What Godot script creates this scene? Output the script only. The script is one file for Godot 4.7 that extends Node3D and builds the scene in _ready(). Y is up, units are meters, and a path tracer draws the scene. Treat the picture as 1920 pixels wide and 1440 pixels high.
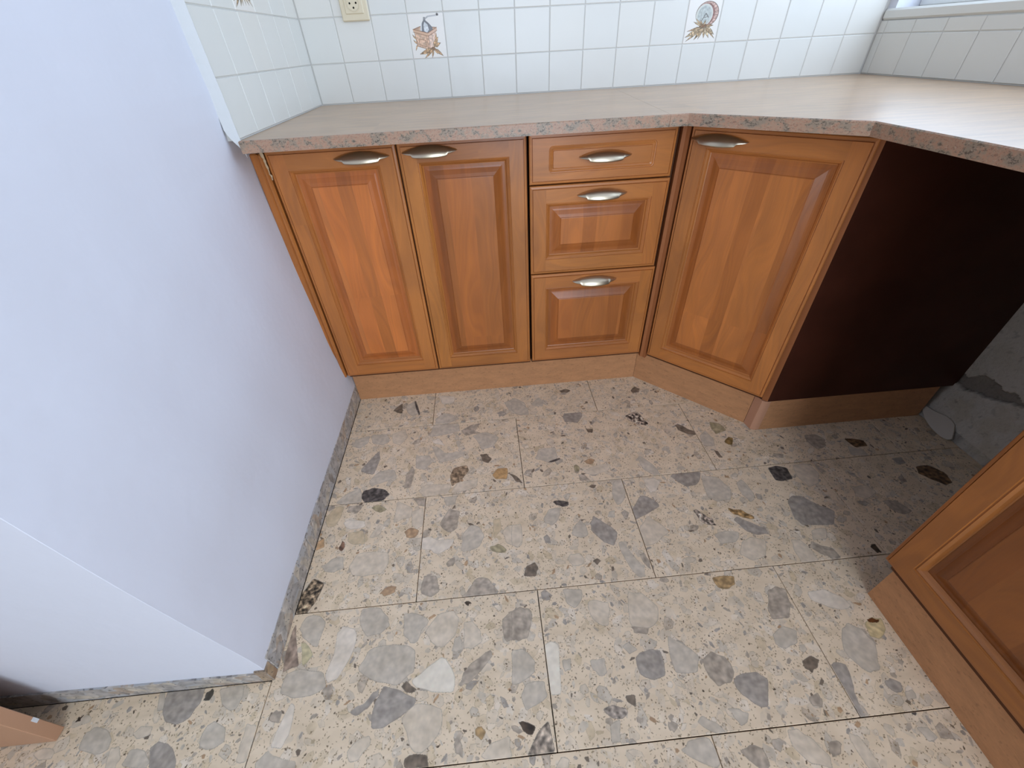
extends Node3D

# A kitchen corner seen from above: x runs along the back wall, z towards the camera, y up. Metres.
const TW := 0.1165                      # wall tile pitch
const ROW := 0.3062                     # floor tile depth
const ZD := -0.1314                     # face of the doors on the back wall run

var used := {}
var M := {}
var rng := RandomNumberGenerator.new()
var chips: Array = []


# ------------------------------------------------------------------ mesh helpers
class MB:
	var st := SurfaceTool.new()
	var col := Color.WHITE
	var us := 1.0
	var vs := 1.0
	var swap := false
	var off := Vector2.ZERO
	func _init() -> void:
		st.begin(Mesh.PRIMITIVE_TRIANGLES)
	func uv(p: Vector3, n: Vector3) -> Vector2:
		var a := n.abs()
		var q := Vector2(p.x, p.y)
		if a.x > a.y and a.x > a.z:
			q = Vector2(p.z, p.y)
		elif a.y > a.z:
			q = Vector2(p.x, p.z)
		if swap:
			q = Vector2(q.y, q.x)
		return Vector2(q.x * us, q.y * vs) + off
	func tri(a: Vector3, b: Vector3, c: Vector3, out: Vector3) -> void:
		var n := (a - c).cross(a - b)
		if n.length() < 1e-12:
			return
		n = n.normalized()
		var p := [a, b, c]
		if n.dot(out) < 0.0:
			n = -n
			p = [a, c, b]
		for q in p:
			st.set_color(col)
			st.set_normal(n)
			st.set_uv(uv(q, n))
			st.add_vertex(q)
	func quad(a: Vector3, b: Vector3, c: Vector3, d: Vector3, out: Vector3) -> void:
		tri(a, b, c, out)
		tri(a, c, d, out)
	# a vertex-normal triangle
	func stri(p: Array, n: Array, uvs: Array, cols: Array = []) -> void:
		var f: Vector3 = (p[0] - p[2]).cross(p[0] - p[1])
		if f.length() < 1e-13:
			return
		var order := [0, 1, 2] if f.dot(n[0] + n[1] + n[2]) > 0.0 else [0, 2, 1]
		for i in order:
			st.set_color(cols[i] if cols else col)
			st.set_normal(n[i])
			st.set_uv(uvs[i])
			st.add_vertex(p[i])
	func box(lo: Vector3, hi: Vector3) -> void:
		var c := (lo + hi) / 2.0
		for ax in 3:
			for s in [-1, 1]:
				var n := Vector3.ZERO
				n[ax] = s
				var u := (ax + 1) % 3
				var v := (ax + 2) % 3
				var pts := []
				for k in [[-1, -1], [1, -1], [1, 1], [-1, 1]]:
					var p := c
					p[ax] = hi[ax] if s > 0 else lo[ax]
					p[u] = hi[u] if k[0] > 0 else lo[u]
					p[v] = hi[v] if k[1] > 0 else lo[v]
					pts.append(p)
				quad(pts[0], pts[1], pts[2], pts[3], n)
	# a box with chamfered edges
	func cbox(lo: Vector3, hi: Vector3, b: float) -> void:
		var c := (lo + hi) / 2.0
		var h := (hi - lo) / 2.0
		var at := func(sx: float, sy: float, sz: float, ax: int) -> Vector3:
			var s := Vector3(sx, sy, sz)
			var r := Vector3.ZERO
			for i in 3:
				r[i] = c[i] + s[i] * (h[i] - (0.0 if i == ax else b))
			return r
		for ax in 3:
			var u := (ax + 1) % 3
			var v := (ax + 2) % 3
			for s in [-1.0, 1.0]:
				var pts := []
				for k in [[-1.0, -1.0], [1.0, -1.0], [1.0, 1.0], [-1.0, 1.0]]:
					var g := Vector3.ZERO
					g[ax] = s
					g[u] = k[0]
					g[v] = k[1]
					pts.append(at.call(g.x, g.y, g.z, ax))
				var n := Vector3.ZERO
				n[ax] = s
				quad(pts[0], pts[1], pts[2], pts[3], n)
			for su in [-1.0, 1.0]:
				for sv in [-1.0, 1.0]:
					var g0 := Vector3.ZERO
					g0[u] = su
					g0[v] = sv
					var g1 := g0
					g0[ax] = -1.0
					g1[ax] = 1.0
					var n2 := Vector3.ZERO
					n2[u] = su
					n2[v] = sv
					quad(at.call(g0.x, g0.y, g0.z, u), at.call(g1.x, g1.y, g1.z, u), at.call(g1.x, g1.y, g1.z, v), at.call(g0.x, g0.y, g0.z, v), n2)
		for sx in [-1.0, 1.0]:
			for sy in [-1.0, 1.0]:
				for sz in [-1.0, 1.0]:
					tri(at.call(sx, sy, sz, 0), at.call(sx, sy, sz, 1), at.call(sx, sy, sz, 2), Vector3(sx, sy, sz))
	# an upright prism over the outline [x, z], optionally chamfered at the top and bottom of its sides
	func prism(o: PackedVector2Array, y0: float, y1: float, caps := true) -> void:
		var mid := Vector2.ZERO
		for p in o:
			mid += p
		mid /= o.size()
		var area := 0.0
		for i in o.size():
			area += o[i].cross(o[(i + 1) % o.size()])
		for i in o.size():
			var a := o[i]
			var b := o[(i + 1) % o.size()]
			var n := Vector3((b - a).y, 0, -(b - a).x) * signf(area)
			quad(Vector3(a.x, y0, a.y), Vector3(b.x, y0, b.y), Vector3(b.x, y1, b.y), Vector3(a.x, y1, a.y), n)
		if caps:
			var t := Geometry2D.triangulate_polygon(o)
			for k in range(0, t.size(), 3):
				for e in [[y0, -1.0], [y1, 1.0]]:
					tri(Vector3(o[t[k]].x, e[0], o[t[k]].y), Vector3(o[t[k + 1]].x, e[0], o[t[k + 1]].y), Vector3(o[t[k + 2]].x, e[0], o[t[k + 2]].y), Vector3(0, e[1], 0))
	func mesh(m: Material = null) -> ArrayMesh:
		var r := st.commit()
		if m:
			r.surface_set_material(0, m)
		return r


func numbered(called: String) -> String:
	var n: int = used.get(called, 0)
	used[called] = n + 1
	return called if n == 0 else "%s_%03d" % [called, n]


func put(called: String, mb, m: Material, parent: Node = self) -> MeshInstance3D:
	var o := MeshInstance3D.new()
	o.mesh = mb if mb is Mesh else mb.mesh()
	o.material_override = null
	o.set_surface_override_material(0, m)
	o.name = numbered(called) if parent == self else called
	parent.add_child(o, true)
	return o


func thing(called: String, label: String, category: String, at := Vector3.ZERO, turn := 0.0, group := "") -> Node3D:
	var o := Node3D.new()
	o.name = numbered(called)
	add_child(o)
	o.position = at
	o.rotation.y = turn
	return tag(o, label, category, group)


func tag(o: Node3D, label: String, category: String, group := "") -> Node3D:
	o.set_meta("label", label)
	o.set_meta("category", category)
	if group:
		o.set_meta("group", group)
	return o


func struct(called: String, mb, m: Material, label: String, category: String) -> MeshInstance3D:
	var o := put(called, mb, m)
	o.set_meta("kind", "structure")
	tag(o, label, category)
	return o


func node_struct(called: String, label: String, category: String) -> Node3D:
	var o := thing(called, label, category)
	o.set_meta("kind", "structure")
	return o


# ------------------------------------------------------------------ materials
func mat(called: String, c: Color, rough: float, spec := 0.5, metal := 0.0) -> StandardMaterial3D:
	var m := StandardMaterial3D.new()
	m.resource_name = called
	m.albedo_color = c
	m.roughness = rough
	m.metallic_specular = spec
	m.metallic = metal
	M[called] = m
	return m


func noise_tex(seed_: int, freq: float, oct: int, lo: Color, hi: Color, size := 512, kind := FastNoiseLite.TYPE_SIMPLEX_SMOOTH) -> NoiseTexture2D:
	var n := FastNoiseLite.new()
	n.seed = seed_
	n.noise_type = kind
	n.frequency = freq
	n.fractal_octaves = oct
	var t := NoiseTexture2D.new()
	t.width = size
	t.height = size
	t.seamless = true
	t.noise = n
	var g := Gradient.new()
	g.set_color(0, lo)
	g.set_color(1, hi)
	t.color_ramp = g
	return t


func bump_tex(seed_: int, freq: float, oct: int, size := 512) -> NoiseTexture2D:
	return noise_tex(seed_, freq, oct, Color.BLACK, Color.WHITE, size)


func relief(m: StandardMaterial3D, t: Texture2D, cm: float) -> void:
	m.heightmap_enabled = true
	m.heightmap_texture = t
	m.heightmap_scale = cm


# wood: u runs across the grain, v along it; one texture is 0.64 m wide and 1.28 m long. Staves glued side by side if asked for.
func wood_tex(seed_: int, base: Color, contrast: float, staves: bool) -> ImageTexture:
	var w := 512
	var h := 512
	var im := Image.create(w, h, false, Image.FORMAT_RGB8)
	var n := FastNoiseLite.new()
	n.seed = seed_
	n.frequency = 1.0
	n.fractal_octaves = 3
	var n2 := FastNoiseLite.new()
	n2.seed = seed_ + 7
	n2.frequency = 1.0
	n2.fractal_octaves = 2
	var r := RandomNumberGenerator.new()
	r.seed = seed_
	var tone := PackedFloat32Array()
	var red := PackedFloat32Array()
	var shift := PackedFloat32Array()
	tone.resize(w)
	red.resize(w)
	shift.resize(w)
	var x := 0
	while x < w:
		var wide := int(r.randf_range(0.036, 0.085) / 0.64 * w)
		var t := r.randf_range(-0.085, 0.075)
		var s := r.randf_range(0, 50)
		var rd := r.randf_range(-0.02, 0.02)
		for k in wide:
			if x + k < w:
				tone[x + k] = t if staves else 0.0
				shift[x + k] = s if staves else 0.0
				red[x + k] = rd if staves else 0.0
		x += wide
	for i in w:
		for j in h:
			var u := float(i) / w
			var v := float(j) / h
			var s := shift[i]
			var bend := n2.get_noise_2d(u * 4.0 + s, v * 2.5 + s) * 0.10
			var g := n.get_noise_2d((u + bend) * 34.0 + s, v * 2.4 + s)
			var f := n2.get_noise_2d(u * 260.0 + s, v * 14.0)
			var blot := n2.get_noise_2d(u * 7.0 + s * 2.0, v * 5.0 + 40.0)
			var k := 1.0 + tone[i] + contrast * (0.55 * g + 0.22 * f + 0.5 * blot)
			im.set_pixel(i, j, Color(base.r * (k + red[i]), base.g * k, base.b * (k - 0.4 * contrast * g - red[i]), 1))
	return ImageTexture.create_from_image(im)


func fill_poly(im: Image, p: PackedVector2Array, c: Color, vary := 0.0, sd := 0, clip := Rect2i()) -> void:
	var y0 := 1 << 20
	var y1 := -(1 << 20)
	for q in p:
		y0 = mini(y0, int(floor(q.y)))
		y1 = maxi(y1, int(ceil(q.y)))
	var full := clip if clip.size.x > 0 else Rect2i(0, 0, im.get_width(), im.get_height())
	y0 = maxi(y0, full.position.y)
	y1 = mini(y1, full.end.y - 1)
	var n := p.size()
	var dir := Vector2.from_angle(sd * 2.399)
	for y in range(y0, y1 + 1):
		var yy := y + 0.5
		var xs: Array = []
		for i in n:
			var a := p[i]
			var b := p[(i + 1) % n]
			if (a.y <= yy) != (b.y <= yy):
				xs.append(a.x + (yy - a.y) / (b.y - a.y) * (b.x - a.x))
		xs.sort()
		for k in range(0, xs.size() - 1, 2):
			var xa := maxi(int(round(xs[k])), full.position.x)
			var xb := mini(int(round(xs[k + 1])), full.end.x)
			if xb <= xa:
				continue
			if vary == 0.0:
				im.fill_rect(Rect2i(xa, y, xb - xa, 1), c)
				continue
			var x := xa
			while x < xb:
				var e := mini(x + 3, xb)
				var q := Vector2(x, y)
				var v := vein.get_noise_2d((q.dot(dir) * 1.6 + sd * 97.0), q.dot(dir.orthogonal()) * 0.6)
				var v2 := vein.get_noise_2d(x * (0.8 + vary * 0.5) + sd * 31.0, y * (0.8 + vary * 0.5))
				var k2 := 1.0 + vary * (v * 0.5 + v2 * 1.3)
				im.fill_rect(Rect2i(x, y, e - x, 1), Color(c.r * k2, c.g * k2, c.b * k2))
				x = e


var vein := FastNoiseLite.new()

const TONES := {
	"lg": [206, 202, 194, 0.06], "lw": [221, 214, 202, 0.05], "w": [232, 228, 221, 0.04], "w2": [240, 237, 230, 0.03], "mg": [182, 175, 166, 0.14],
	"g": [171, 168, 165, 0.11], "dg": [126, 117, 107, 0.2], "k": [92, 89, 89, 0.4], "dk": [74, 64, 54, 0.3], "y": [214, 202, 178, 0.06], "gy": [172, 166, 141, 0.16],
	"tan": [186, 160, 132, 0.14], "gm": [150, 142, 135, 0.9], "gm2": [128, 116, 100, 0.9], "gm3": [168, 162, 157, 0.45], "oc": [138, 118, 78, 0.25], "oc2": [180, 156, 118, 0.25],
	"br": [152, 136, 117, 0.4], "br2": [166, 152, 143, 0.22], "br3": [92, 58, 30, 0.3], "br4": [112, 90, 68, 0.4], "or": [200, 168, 124, 0.12], "o2": [206, 176, 142, 0.12],
	"dk2": [124, 98, 82, 0.5], "dk3": [84, 82, 76, 0.25], "gb": [164, 138, 100, 0.45], "y2": [206, 202, 172, 0.10], "y3": [214, 202, 164, 0.14], "g2": [160, 152, 143, 0.5],
}


func tone(k: String) -> Color:
	var t: Array = TONES[k]
	return Color(minf(t[0] * 1.06, 252) / 255.0, t[1] * 1.005 / 255.0, t[2] * 0.94 / 255.0)


func chip(k: String, mm: Array) -> void:
	var p := PackedVector2Array()
	for i in range(0, mm.size(), 2):
		p.append(Vector2(mm[i], mm[i + 1]) / 1000.0)
	chips.append([k, p])


func blob(c: Vector2, r: float, sides: int, long: float, least := 0.75) -> PackedVector2Array:
	var p := PackedVector2Array()
	var turn := rng.randf() * TAU
	var a0 := rng.randf() * TAU
	for i in sides:
		var a := a0 + TAU * (i + rng.randf_range(-0.3, 0.3)) / sides
		var q := Vector2(cos(a) * long, sin(a) / long) * r * rng.randf_range(least, 1.15)
		p.append(c + q.rotated(turn))
	return p


# corner cut and resampled so that a traced stone has no sharp straight-sided look
func smooth(p: PackedVector2Array, jit: float) -> PackedVector2Array:
	var r := PackedVector2Array()
	for i in p.size():
		var a := p[i]
		var b := p[(i + 1) % p.size()]
		var j := Vector2(rng.randf_range(-jit, jit), rng.randf_range(-jit, jit))
		r.append(a.lerp(b, 0.09))
		r.append(a.lerp(b, 0.5) + j)
		r.append(a.lerp(b, 0.91))
	return r


# the ground face of one terrazzo tile: marble chips in a cream binder, cut off at the edges
func terrazzo(x0: float, z0: float, w: float, h: float, sd: int, ppm: float) -> ImageTexture:
	rng.seed = 1000 + sd
	var pw := int(w * ppm)
	var ph := int(h * ppm)
	var im := Image.create(pw, ph, false, Image.FORMAT_RGB8)
	var base := Color8(247, 223, 191)
	im.fill(base)
	var area := w * h
	for i in int(area * 2300):                       # pale stones that hardly stand out
		var k: String = ["lw", "lw", "lg", "y", "w"][rng.randi() % 5]
		var c := tone(k).lerp(base, rng.randf_range(0.05, 0.7))
		var at := Vector2(rng.randf() * pw, rng.randf() * ph)
		var sh := blob(at, rng.randf_range(0.003, 0.0135) * ppm, 6, rng.randf_range(1.0, 1.6))
		if i % 2 == 0:
			var rim0 := PackedVector2Array()
			for q in sh:
				rim0.append(q + (q - at).normalized() * 0.9)
			fill_poly(im, rim0, c.lerp(Color8(176, 158, 132), 0.45))
		fill_poly(im, sh, c, 0.04, rng.randi() % 90)
	for i in int(area * 230):                        # middling stones, broken and angular
		var at2 := Vector2(rng.randf() * pw, rng.randf() * ph)
		var k3: String = ["lg", "lw", "mg", "lg", "w", "lw", "y", "lg", "mg", "g"][rng.randi() % 10]
		var c5 := tone(k3).lerp(base, rng.randf_range(0.0, 0.35))
		var s5 := blob(at2, rng.randf_range(0.006, 0.017) * ppm, 5 + rng.randi() % 3, rng.randf_range(1.0, 1.55), 0.55)
		var r5 := PackedVector2Array()
		for q in s5:
			r5.append(q + (q - at2).normalized() * 1.2)
		fill_poly(im, r5, c5.lerp(Color8(150, 134, 112), 0.4))
		fill_poly(im, s5, c5, TONES[k3][3], rng.randi() % 200)
	for i in int(area * 15000):                       # grit
		var c2 := Color8(204, 180, 148).lerp(Color8(150, 128, 100), rng.randf())
		fill_poly(im, blob(Vector2(rng.randf() * pw, rng.randf() * ph), rng.randf_range(0.0007, 0.0021) * ppm, 4, rng.randf_range(1.0, 1.9)), c2)
	for i in int(area * 1000):                        # small grey and brown stones
		var k2: String = ["mg", "g", "mg", "g", "lg", "lg", "dg", "tan", "mg", "y"][rng.randi() % 10]
		fill_poly(im, blob(Vector2(rng.randf() * pw, rng.randf() * ph), rng.randf_range(0.0018, 0.0066) * ppm, 5, rng.randf_range(1.0, 1.8)), tone(k2), 0.1, rng.randi() % 90)
	for i in int(area * 520):                        # dark specks
		var c4 := Color8(92, 76, 58).lerp(Color8(156, 136, 112), rng.randf())
		fill_poly(im, blob(Vector2(rng.randf() * pw, rng.randf() * ph), rng.randf_range(0.001, 0.0027) * ppm, 5, rng.randf_range(1.0, 1.7)), c4)
	var here := Rect2(x0, z0, w, h)
	for ch in chips:
		var b := Rect2(ch[1][0], Vector2.ZERO)
		for q in ch[1]:
			b = b.expand(q)
		if not b.intersects(here):
			continue
		var mid := b.get_center()
		if not here.grow(0.004).has_point(mid):
			continue
		var p := PackedVector2Array()
		for q in ch[1]:
			p.append((q - Vector2(x0, z0)) * ppm)
		p = smooth(p, 2.5)
		var t: Array = TONES[ch[0]]
		var c3 := tone(ch[0])
		var rim := PackedVector2Array()
		var cen := (mid - Vector2(x0, z0)) * ppm
		for q in p:
			rim.append(cen + (q - cen) * (1.0 + 1.6 / maxf((q - cen).length(), 4.0)))
		fill_poly(im, rim, c3.lerp(Color8(150, 140, 124), 0.35))
		fill_poly(im, p, c3, t[3], rng.randi() % 200)
	return ImageTexture.create_from_image(im)


# ------------------------------------------------------------------ surfaces
func granite_tex(dusty: bool) -> ImageTexture:
	var s := 640
	var im := Image.create(s, s, false, Image.FORMAT_RGB8)
	var a := FastNoiseLite.new()
	a.seed = 11
	a.frequency = 1.0
	a.fractal_octaves = 3
	var b := FastNoiseLite.new()
	b.seed = 23
	b.noise_type = FastNoiseLite.TYPE_CELLULAR
	b.frequency = 1.0
	b.cellular_return_type = FastNoiseLite.RETURN_CELL_VALUE
	for i in s:
		for j in s:
			var x := float(i) / s
			var y := float(j) / s
			if dusty:
				var k := a.get_noise_2d(x * 5.0, y * 34.0)
				var k2 := a.get_noise_2d(x * 60.0 + 9.0, y * 220.0)
				var k3 := a.get_noise_2d(x * 2.2 + 30.0, y * 5.0)
				var t := 1.0 + 0.075 * k + 0.03 * k2 + 0.05 * k3
				im.set_pixel(i, j, Color(0.735 * t, 0.615 * t, 0.50 * (t - 0.03 * k)))
			else:
				var cloud := a.get_noise_2d(x * 7.0, y * 9.0) + 0.5 * a.get_noise_2d(x * 34.0 + 5.0, y * 44.0)
				var g := b.get_noise_2d(x * 150.0 + cloud * 3.0, y * 190.0)
				var f := b.get_noise_2d(x * 230.0 + 40.0, y * 280.0)
				var c := Color(0.70, 0.51, 0.41).lerp(Color(0.66, 0.575, 0.48), clampf(0.5 + f * 0.6, 0, 1))
				var gray := clampf((cloud - 0.02) * 3.2, 0.0, 1.0)
				c = c.lerp(Color(0.57, 0.52, 0.45), gray * 0.75)
				if g > 0.70 - gray * 0.40:
					c = c.lerp(Color(0.30, 0.265, 0.225), 0.45 + 0.25 * gray)
				elif g < -0.75:
					c = c.lerp(Color(0.86, 0.82, 0.76), 0.6)
				elif g > 0.45:
					c = c.lerp(Color(0.50, 0.36, 0.30), 0.6)
				im.set_pixel(i, j, c)
	return ImageTexture.create_from_image(im)


func laminate_tex() -> ImageTexture:
	var im := Image.create(512, 256, false, Image.FORMAT_RGB8)
	var a := FastNoiseLite.new()
	a.seed = 5
	a.frequency = 1.0
	a.fractal_octaves = 3
	for i in 512:
		for j in 256:
			var x := i / 512.0
			var y := j / 256.0
			var k := a.get_noise_2d(x * 7.0, y * 26.0)
			var f := a.get_noise_2d(x * 40.0, y * 200.0 + 8.0)
			var t := 1.0 + 0.06 * k + 0.05 * f
			if a.get_noise_2d(x * 24.0 + 70.0, y * 60.0) > 0.47:
				t -= 0.09
			im.set_pixel(i, j, Color(0.74 * t, 0.535 * t, 0.37 * t))
	return ImageTexture.create_from_image(im)


func marble_tex() -> ImageTexture:
	var im := Image.create(512, 128, false, Image.FORMAT_RGB8)
	im.fill(Color8(204, 199, 192))
	rng.seed = 77
	for i in 210:
		var k: String = ["lg", "mg", "mg", "lw", "g", "y", "dg", "tan"][rng.randi() % 8]
		fill_poly(im, blob(Vector2(rng.randf() * 512, rng.randf() * 128), rng.randf_range(4, 26), 6, rng.randf_range(1.0, 1.9)), tone(k).lerp(Color8(204, 199, 192), 0.45), 0.12, rng.randi() % 90)
	for i in 500:
		fill_poly(im, blob(Vector2(rng.randf() * 512, rng.randf() * 128), rng.randf_range(1, 3), 4, 1.6), Color8(140, 134, 126))
	return ImageTexture.create_from_image(im)


func pp(a: Array, s := 256.0) -> PackedVector2Array:
	var p := PackedVector2Array()
	for i in range(0, a.size(), 2):
		p.append(Vector2(a[i], a[i + 1]) * s)
	return p


func leaf(im: Image, a: Vector2, b: Vector2, wide: float, c: Color) -> void:
	var d := (b - a)
	var n := d.orthogonal().normalized() * wide
	var o := PackedVector2Array([a, a + d * 0.3 + n, a + d * 0.65 + n * 0.8, b, a + d * 0.65 - n * 0.6, a + d * 0.3 - n])
	var s := PackedVector2Array()
	for q in o:
		s.append(q * 256.0)
	fill_poly(im, s, c.darkened(0.35))
	var inn := PackedVector2Array()
	var m := (a + b) * 128.0
	for q in s:
		inn.append(m + (q - m) * 0.84)
	fill_poly(im, inn, c, 0.35, int(a.x * 90 + b.y * 40))


func line(im: Image, a: Vector2, b: Vector2, wide: float, c: Color) -> void:
	var n := (b - a).orthogonal().normalized() * wide * 0.5
	fill_poly(im, PackedVector2Array([(a + n) * 256.0, (b + n) * 256.0, (b - n) * 256.0, (a - n) * 256.0]), c)


func ellipse(c: Vector2, r: Vector2, turn := 0.0) -> PackedVector2Array:
	var p := PackedVector2Array()
	for i in 40:
		p.append((c + (Vector2(cos(i * TAU / 40.0) * r.x, sin(i * TAU / 40.0) * r.y)).rotated(turn)) * 256.0)
	return p


func decal_tex(which: int, glaze: Color) -> ImageTexture:
	var im := Image.create(256, 256, false, Image.FORMAT_RGB8)
	im.fill(glaze.lerp(Color(0.95, 0.91, 0.86), 0.5))
	var tan := Color8(214, 178, 150)
	var brown := Color8(140, 100, 72)
	var ochre := Color8(186, 150, 110)
	if which == 0:                                    # hand coffee mill on a spray of leaves
		line(im, Vector2(0.46, 0.13), Vector2(0.58, 0.065), 0.035, Color8(176, 174, 172))
		line(im, Vector2(0.57, 0.07), Vector2(0.88, 0.045), 0.035, Color8(188, 186, 184))
		fill_poly(im, ellipse(Vector2(0.84, 0.035), Vector2(0.03, 0.03)), Color8(84, 76, 72))
		fill_poly(im, pp([0.1, 0.345, 0.36, 0.27, 0.79, 0.325, 0.52, 0.45]), Color8(198, 166, 140), 0.12, 7)
		line(im, Vector2(0.1, 0.34), Vector2(0.36, 0.27), 0.016, brown)
		line(im, Vector2(0.36, 0.27), Vector2(0.79, 0.32), 0.016, brown)
		fill_poly(im, pp([0.44, 0.08, 0.49, 0.08, 0.50, 0.17, 0.42, 0.17]), Color8(150, 148, 146))
		fill_poly(im, pp([0.46, 0.13, 0.56, 0.2, 0.66, 0.3, 0.68, 0.37, 0.5, 0.43, 0.31, 0.38, 0.34, 0.28, 0.4, 0.18]), Color8(120, 120, 122))
		fill_poly(im, pp([0.46, 0.18, 0.54, 0.25, 0.56, 0.36, 0.5, 0.42, 0.42, 0.38, 0.42, 0.26]), Color8(214, 216, 216), 0.1, 3)
		fill_poly(im, pp([0.33, 0.28, 0.38, 0.22, 0.36, 0.38, 0.31, 0.37]), Color8(206, 206, 204))
		fill_poly(im, pp([0.14, 0.39, 0.52, 0.48, 0.53, 0.81, 0.17, 0.71]), tan, 0.16, 5)
		fill_poly(im, pp([0.52, 0.48, 0.76, 0.39, 0.75, 0.68, 0.53, 0.81]), Color8(222, 192, 172), 0.14, 9)
		fill_poly(im, pp([0.1, 0.33, 0.52, 0.43, 0.52, 0.49, 0.11, 0.38]), Color8(210, 172, 142))
		fill_poly(im, pp([0.52, 0.43, 0.79, 0.31, 0.79, 0.37, 0.52, 0.49]), Color8(216, 180, 154))
		for s in [[0.1, 0.39, 0.52, 0.5], [0.52, 0.5, 0.79, 0.38], [0.1, 0.33, 0.52, 0.43], [0.52, 0.43, 0.79, 0.31], [0.24, 0.55, 0.43, 0.59], [0.43, 0.59, 0.44, 0.74], [0.44, 0.74, 0.25, 0.68], [0.25, 0.68, 0.24, 0.55], [0.52, 0.48, 0.53, 0.81], [0.17, 0.71, 0.53, 0.81], [0.14, 0.39, 0.17, 0.71], [0.47, 0.49, 0.48, 0.78]]:
			line(im, Vector2(s[0], s[1]), Vector2(s[2], s[3]), 0.012, brown)
		fill_poly(im, ellipse(Vector2(0.62, 0.79), Vector2(0.07, 0.045)), Color8(150, 112, 78), 0.2, 5)
		for s in [[0.62, 0.78, 0.2, 0.9, 0.06], [0.62, 0.78, 0.34, 1.0, 0.04], [0.64, 0.76, 0.8, 0.52, 0.06], [0.66, 0.74, 0.86, 0.66, 0.05], [0.64, 0.78, 0.9, 0.97, 0.045], [0.62, 0.8, 0.56, 1.0, 0.03], [0.66, 0.8, 0.74, 0.92, 0.03], [0.72, 0.6, 0.76, 0.44, 0.03], [0.17, 0.56, 0.06, 0.44, 0.02], [0.17, 0.66, 0.07, 0.56, 0.02], [0.17, 0.68, 0.1, 0.82, 0.02]]:
			leaf(im, Vector2(s[0], s[1]), Vector2(s[2], s[3]), s[4], ochre)
	elif which == 1:                                  # a round drum lying on edge over a sheaf of leaves
		fill_poly(im, ellipse(Vector2(0.60, 0.34), Vector2(0.345, 0.285), 0.0), Color8(126, 104, 92))
		fill_poly(im, ellipse(Vector2(0.60, 0.34), Vector2(0.325, 0.27), 0.0), Color8(196, 164, 150), 0.2, 4)
		fill_poly(im, ellipse(Vector2(0.555, 0.35), Vector2(0.275, 0.255), 0.0), Color8(150, 108, 98), 0.2, 8)
		fill_poly(im, ellipse(Vector2(0.52, 0.36), Vector2(0.255, 0.25), 0.0), Color8(206, 206, 196))
		fill_poly(im, ellipse(Vector2(0.525, 0.37), Vector2(0.205, 0.22), 0.0), Color8(184, 188, 182), 0.1, 12)
		for i in 9:
			var a := -1.2 + i * 0.32
			line(im, Vector2(0.56, 0.35) + Vector2(cos(a) * 0.25, sin(a) * 0.23), Vector2(0.6, 0.34) + Vector2(cos(a) * 0.34, sin(a) * 0.28), 0.01, Color8(120, 92, 80))
		line(im, Vector2(0.45, 0.52), Vector2(0.56, 0.32), 0.02, Color8(110, 108, 104))
		line(im, Vector2(0.56, 0.32), Vector2(0.66, 0.42), 0.02, Color8(120, 116, 110))
		line(im, Vector2(0.52, 0.42), Vector2(0.63, 0.4), 0.014, Color8(120, 116, 110))
		sheaf(im)
	else:                                             # only the foot of its sprig is in the photograph
		fill_poly(im, pp([0.3, 0.3, 0.7, 0.3, 0.66, 0.62, 0.34, 0.62]), tan, 0.2, 6)
		sheaf(im)
	return ImageTexture.create_from_image(im)


func sheaf(im: Image) -> void:
	fill_poly(im, ellipse(Vector2(0.55, 0.605), Vector2(0.13, 0.05)), Color8(138, 104, 76), 0.2, 5)
	var o := Color8(178, 156, 122)
	for s in [[0.5, 0.6, 0.22, 0.5, 0.03], [0.5, 0.6, 0.27, 0.42, 0.025], [0.52, 0.6, 0.42, 0.46, 0.025], [0.55, 0.6, 0.6, 0.46, 0.03], [0.6, 0.62, 0.86, 0.6, 0.035], [0.5, 0.62, 0.06, 0.72, 0.03], [0.52, 0.62, 0.03, 0.86, 0.06], [0.55, 0.63, 0.06, 0.96, 0.04], [0.55, 0.63, 0.32, 0.93, 0.05], [0.56, 0.63, 0.44, 0.92, 0.04], [0.58, 0.63, 0.62, 0.9, 0.045], [0.58, 0.62, 0.78, 0.9, 0.05], [0.6, 0.62, 0.93, 0.82, 0.06], [0.6, 0.62, 0.97, 0.92, 0.03]]:
		leaf(im, Vector2(s[0], s[1]), Vector2(s[2], s[3]), s[4], o.lerp(Color8(150, 112, 76), rng.randf() * 0.6).lerp(Color8(232, 220, 200), rng.randf() * 0.3))


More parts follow.
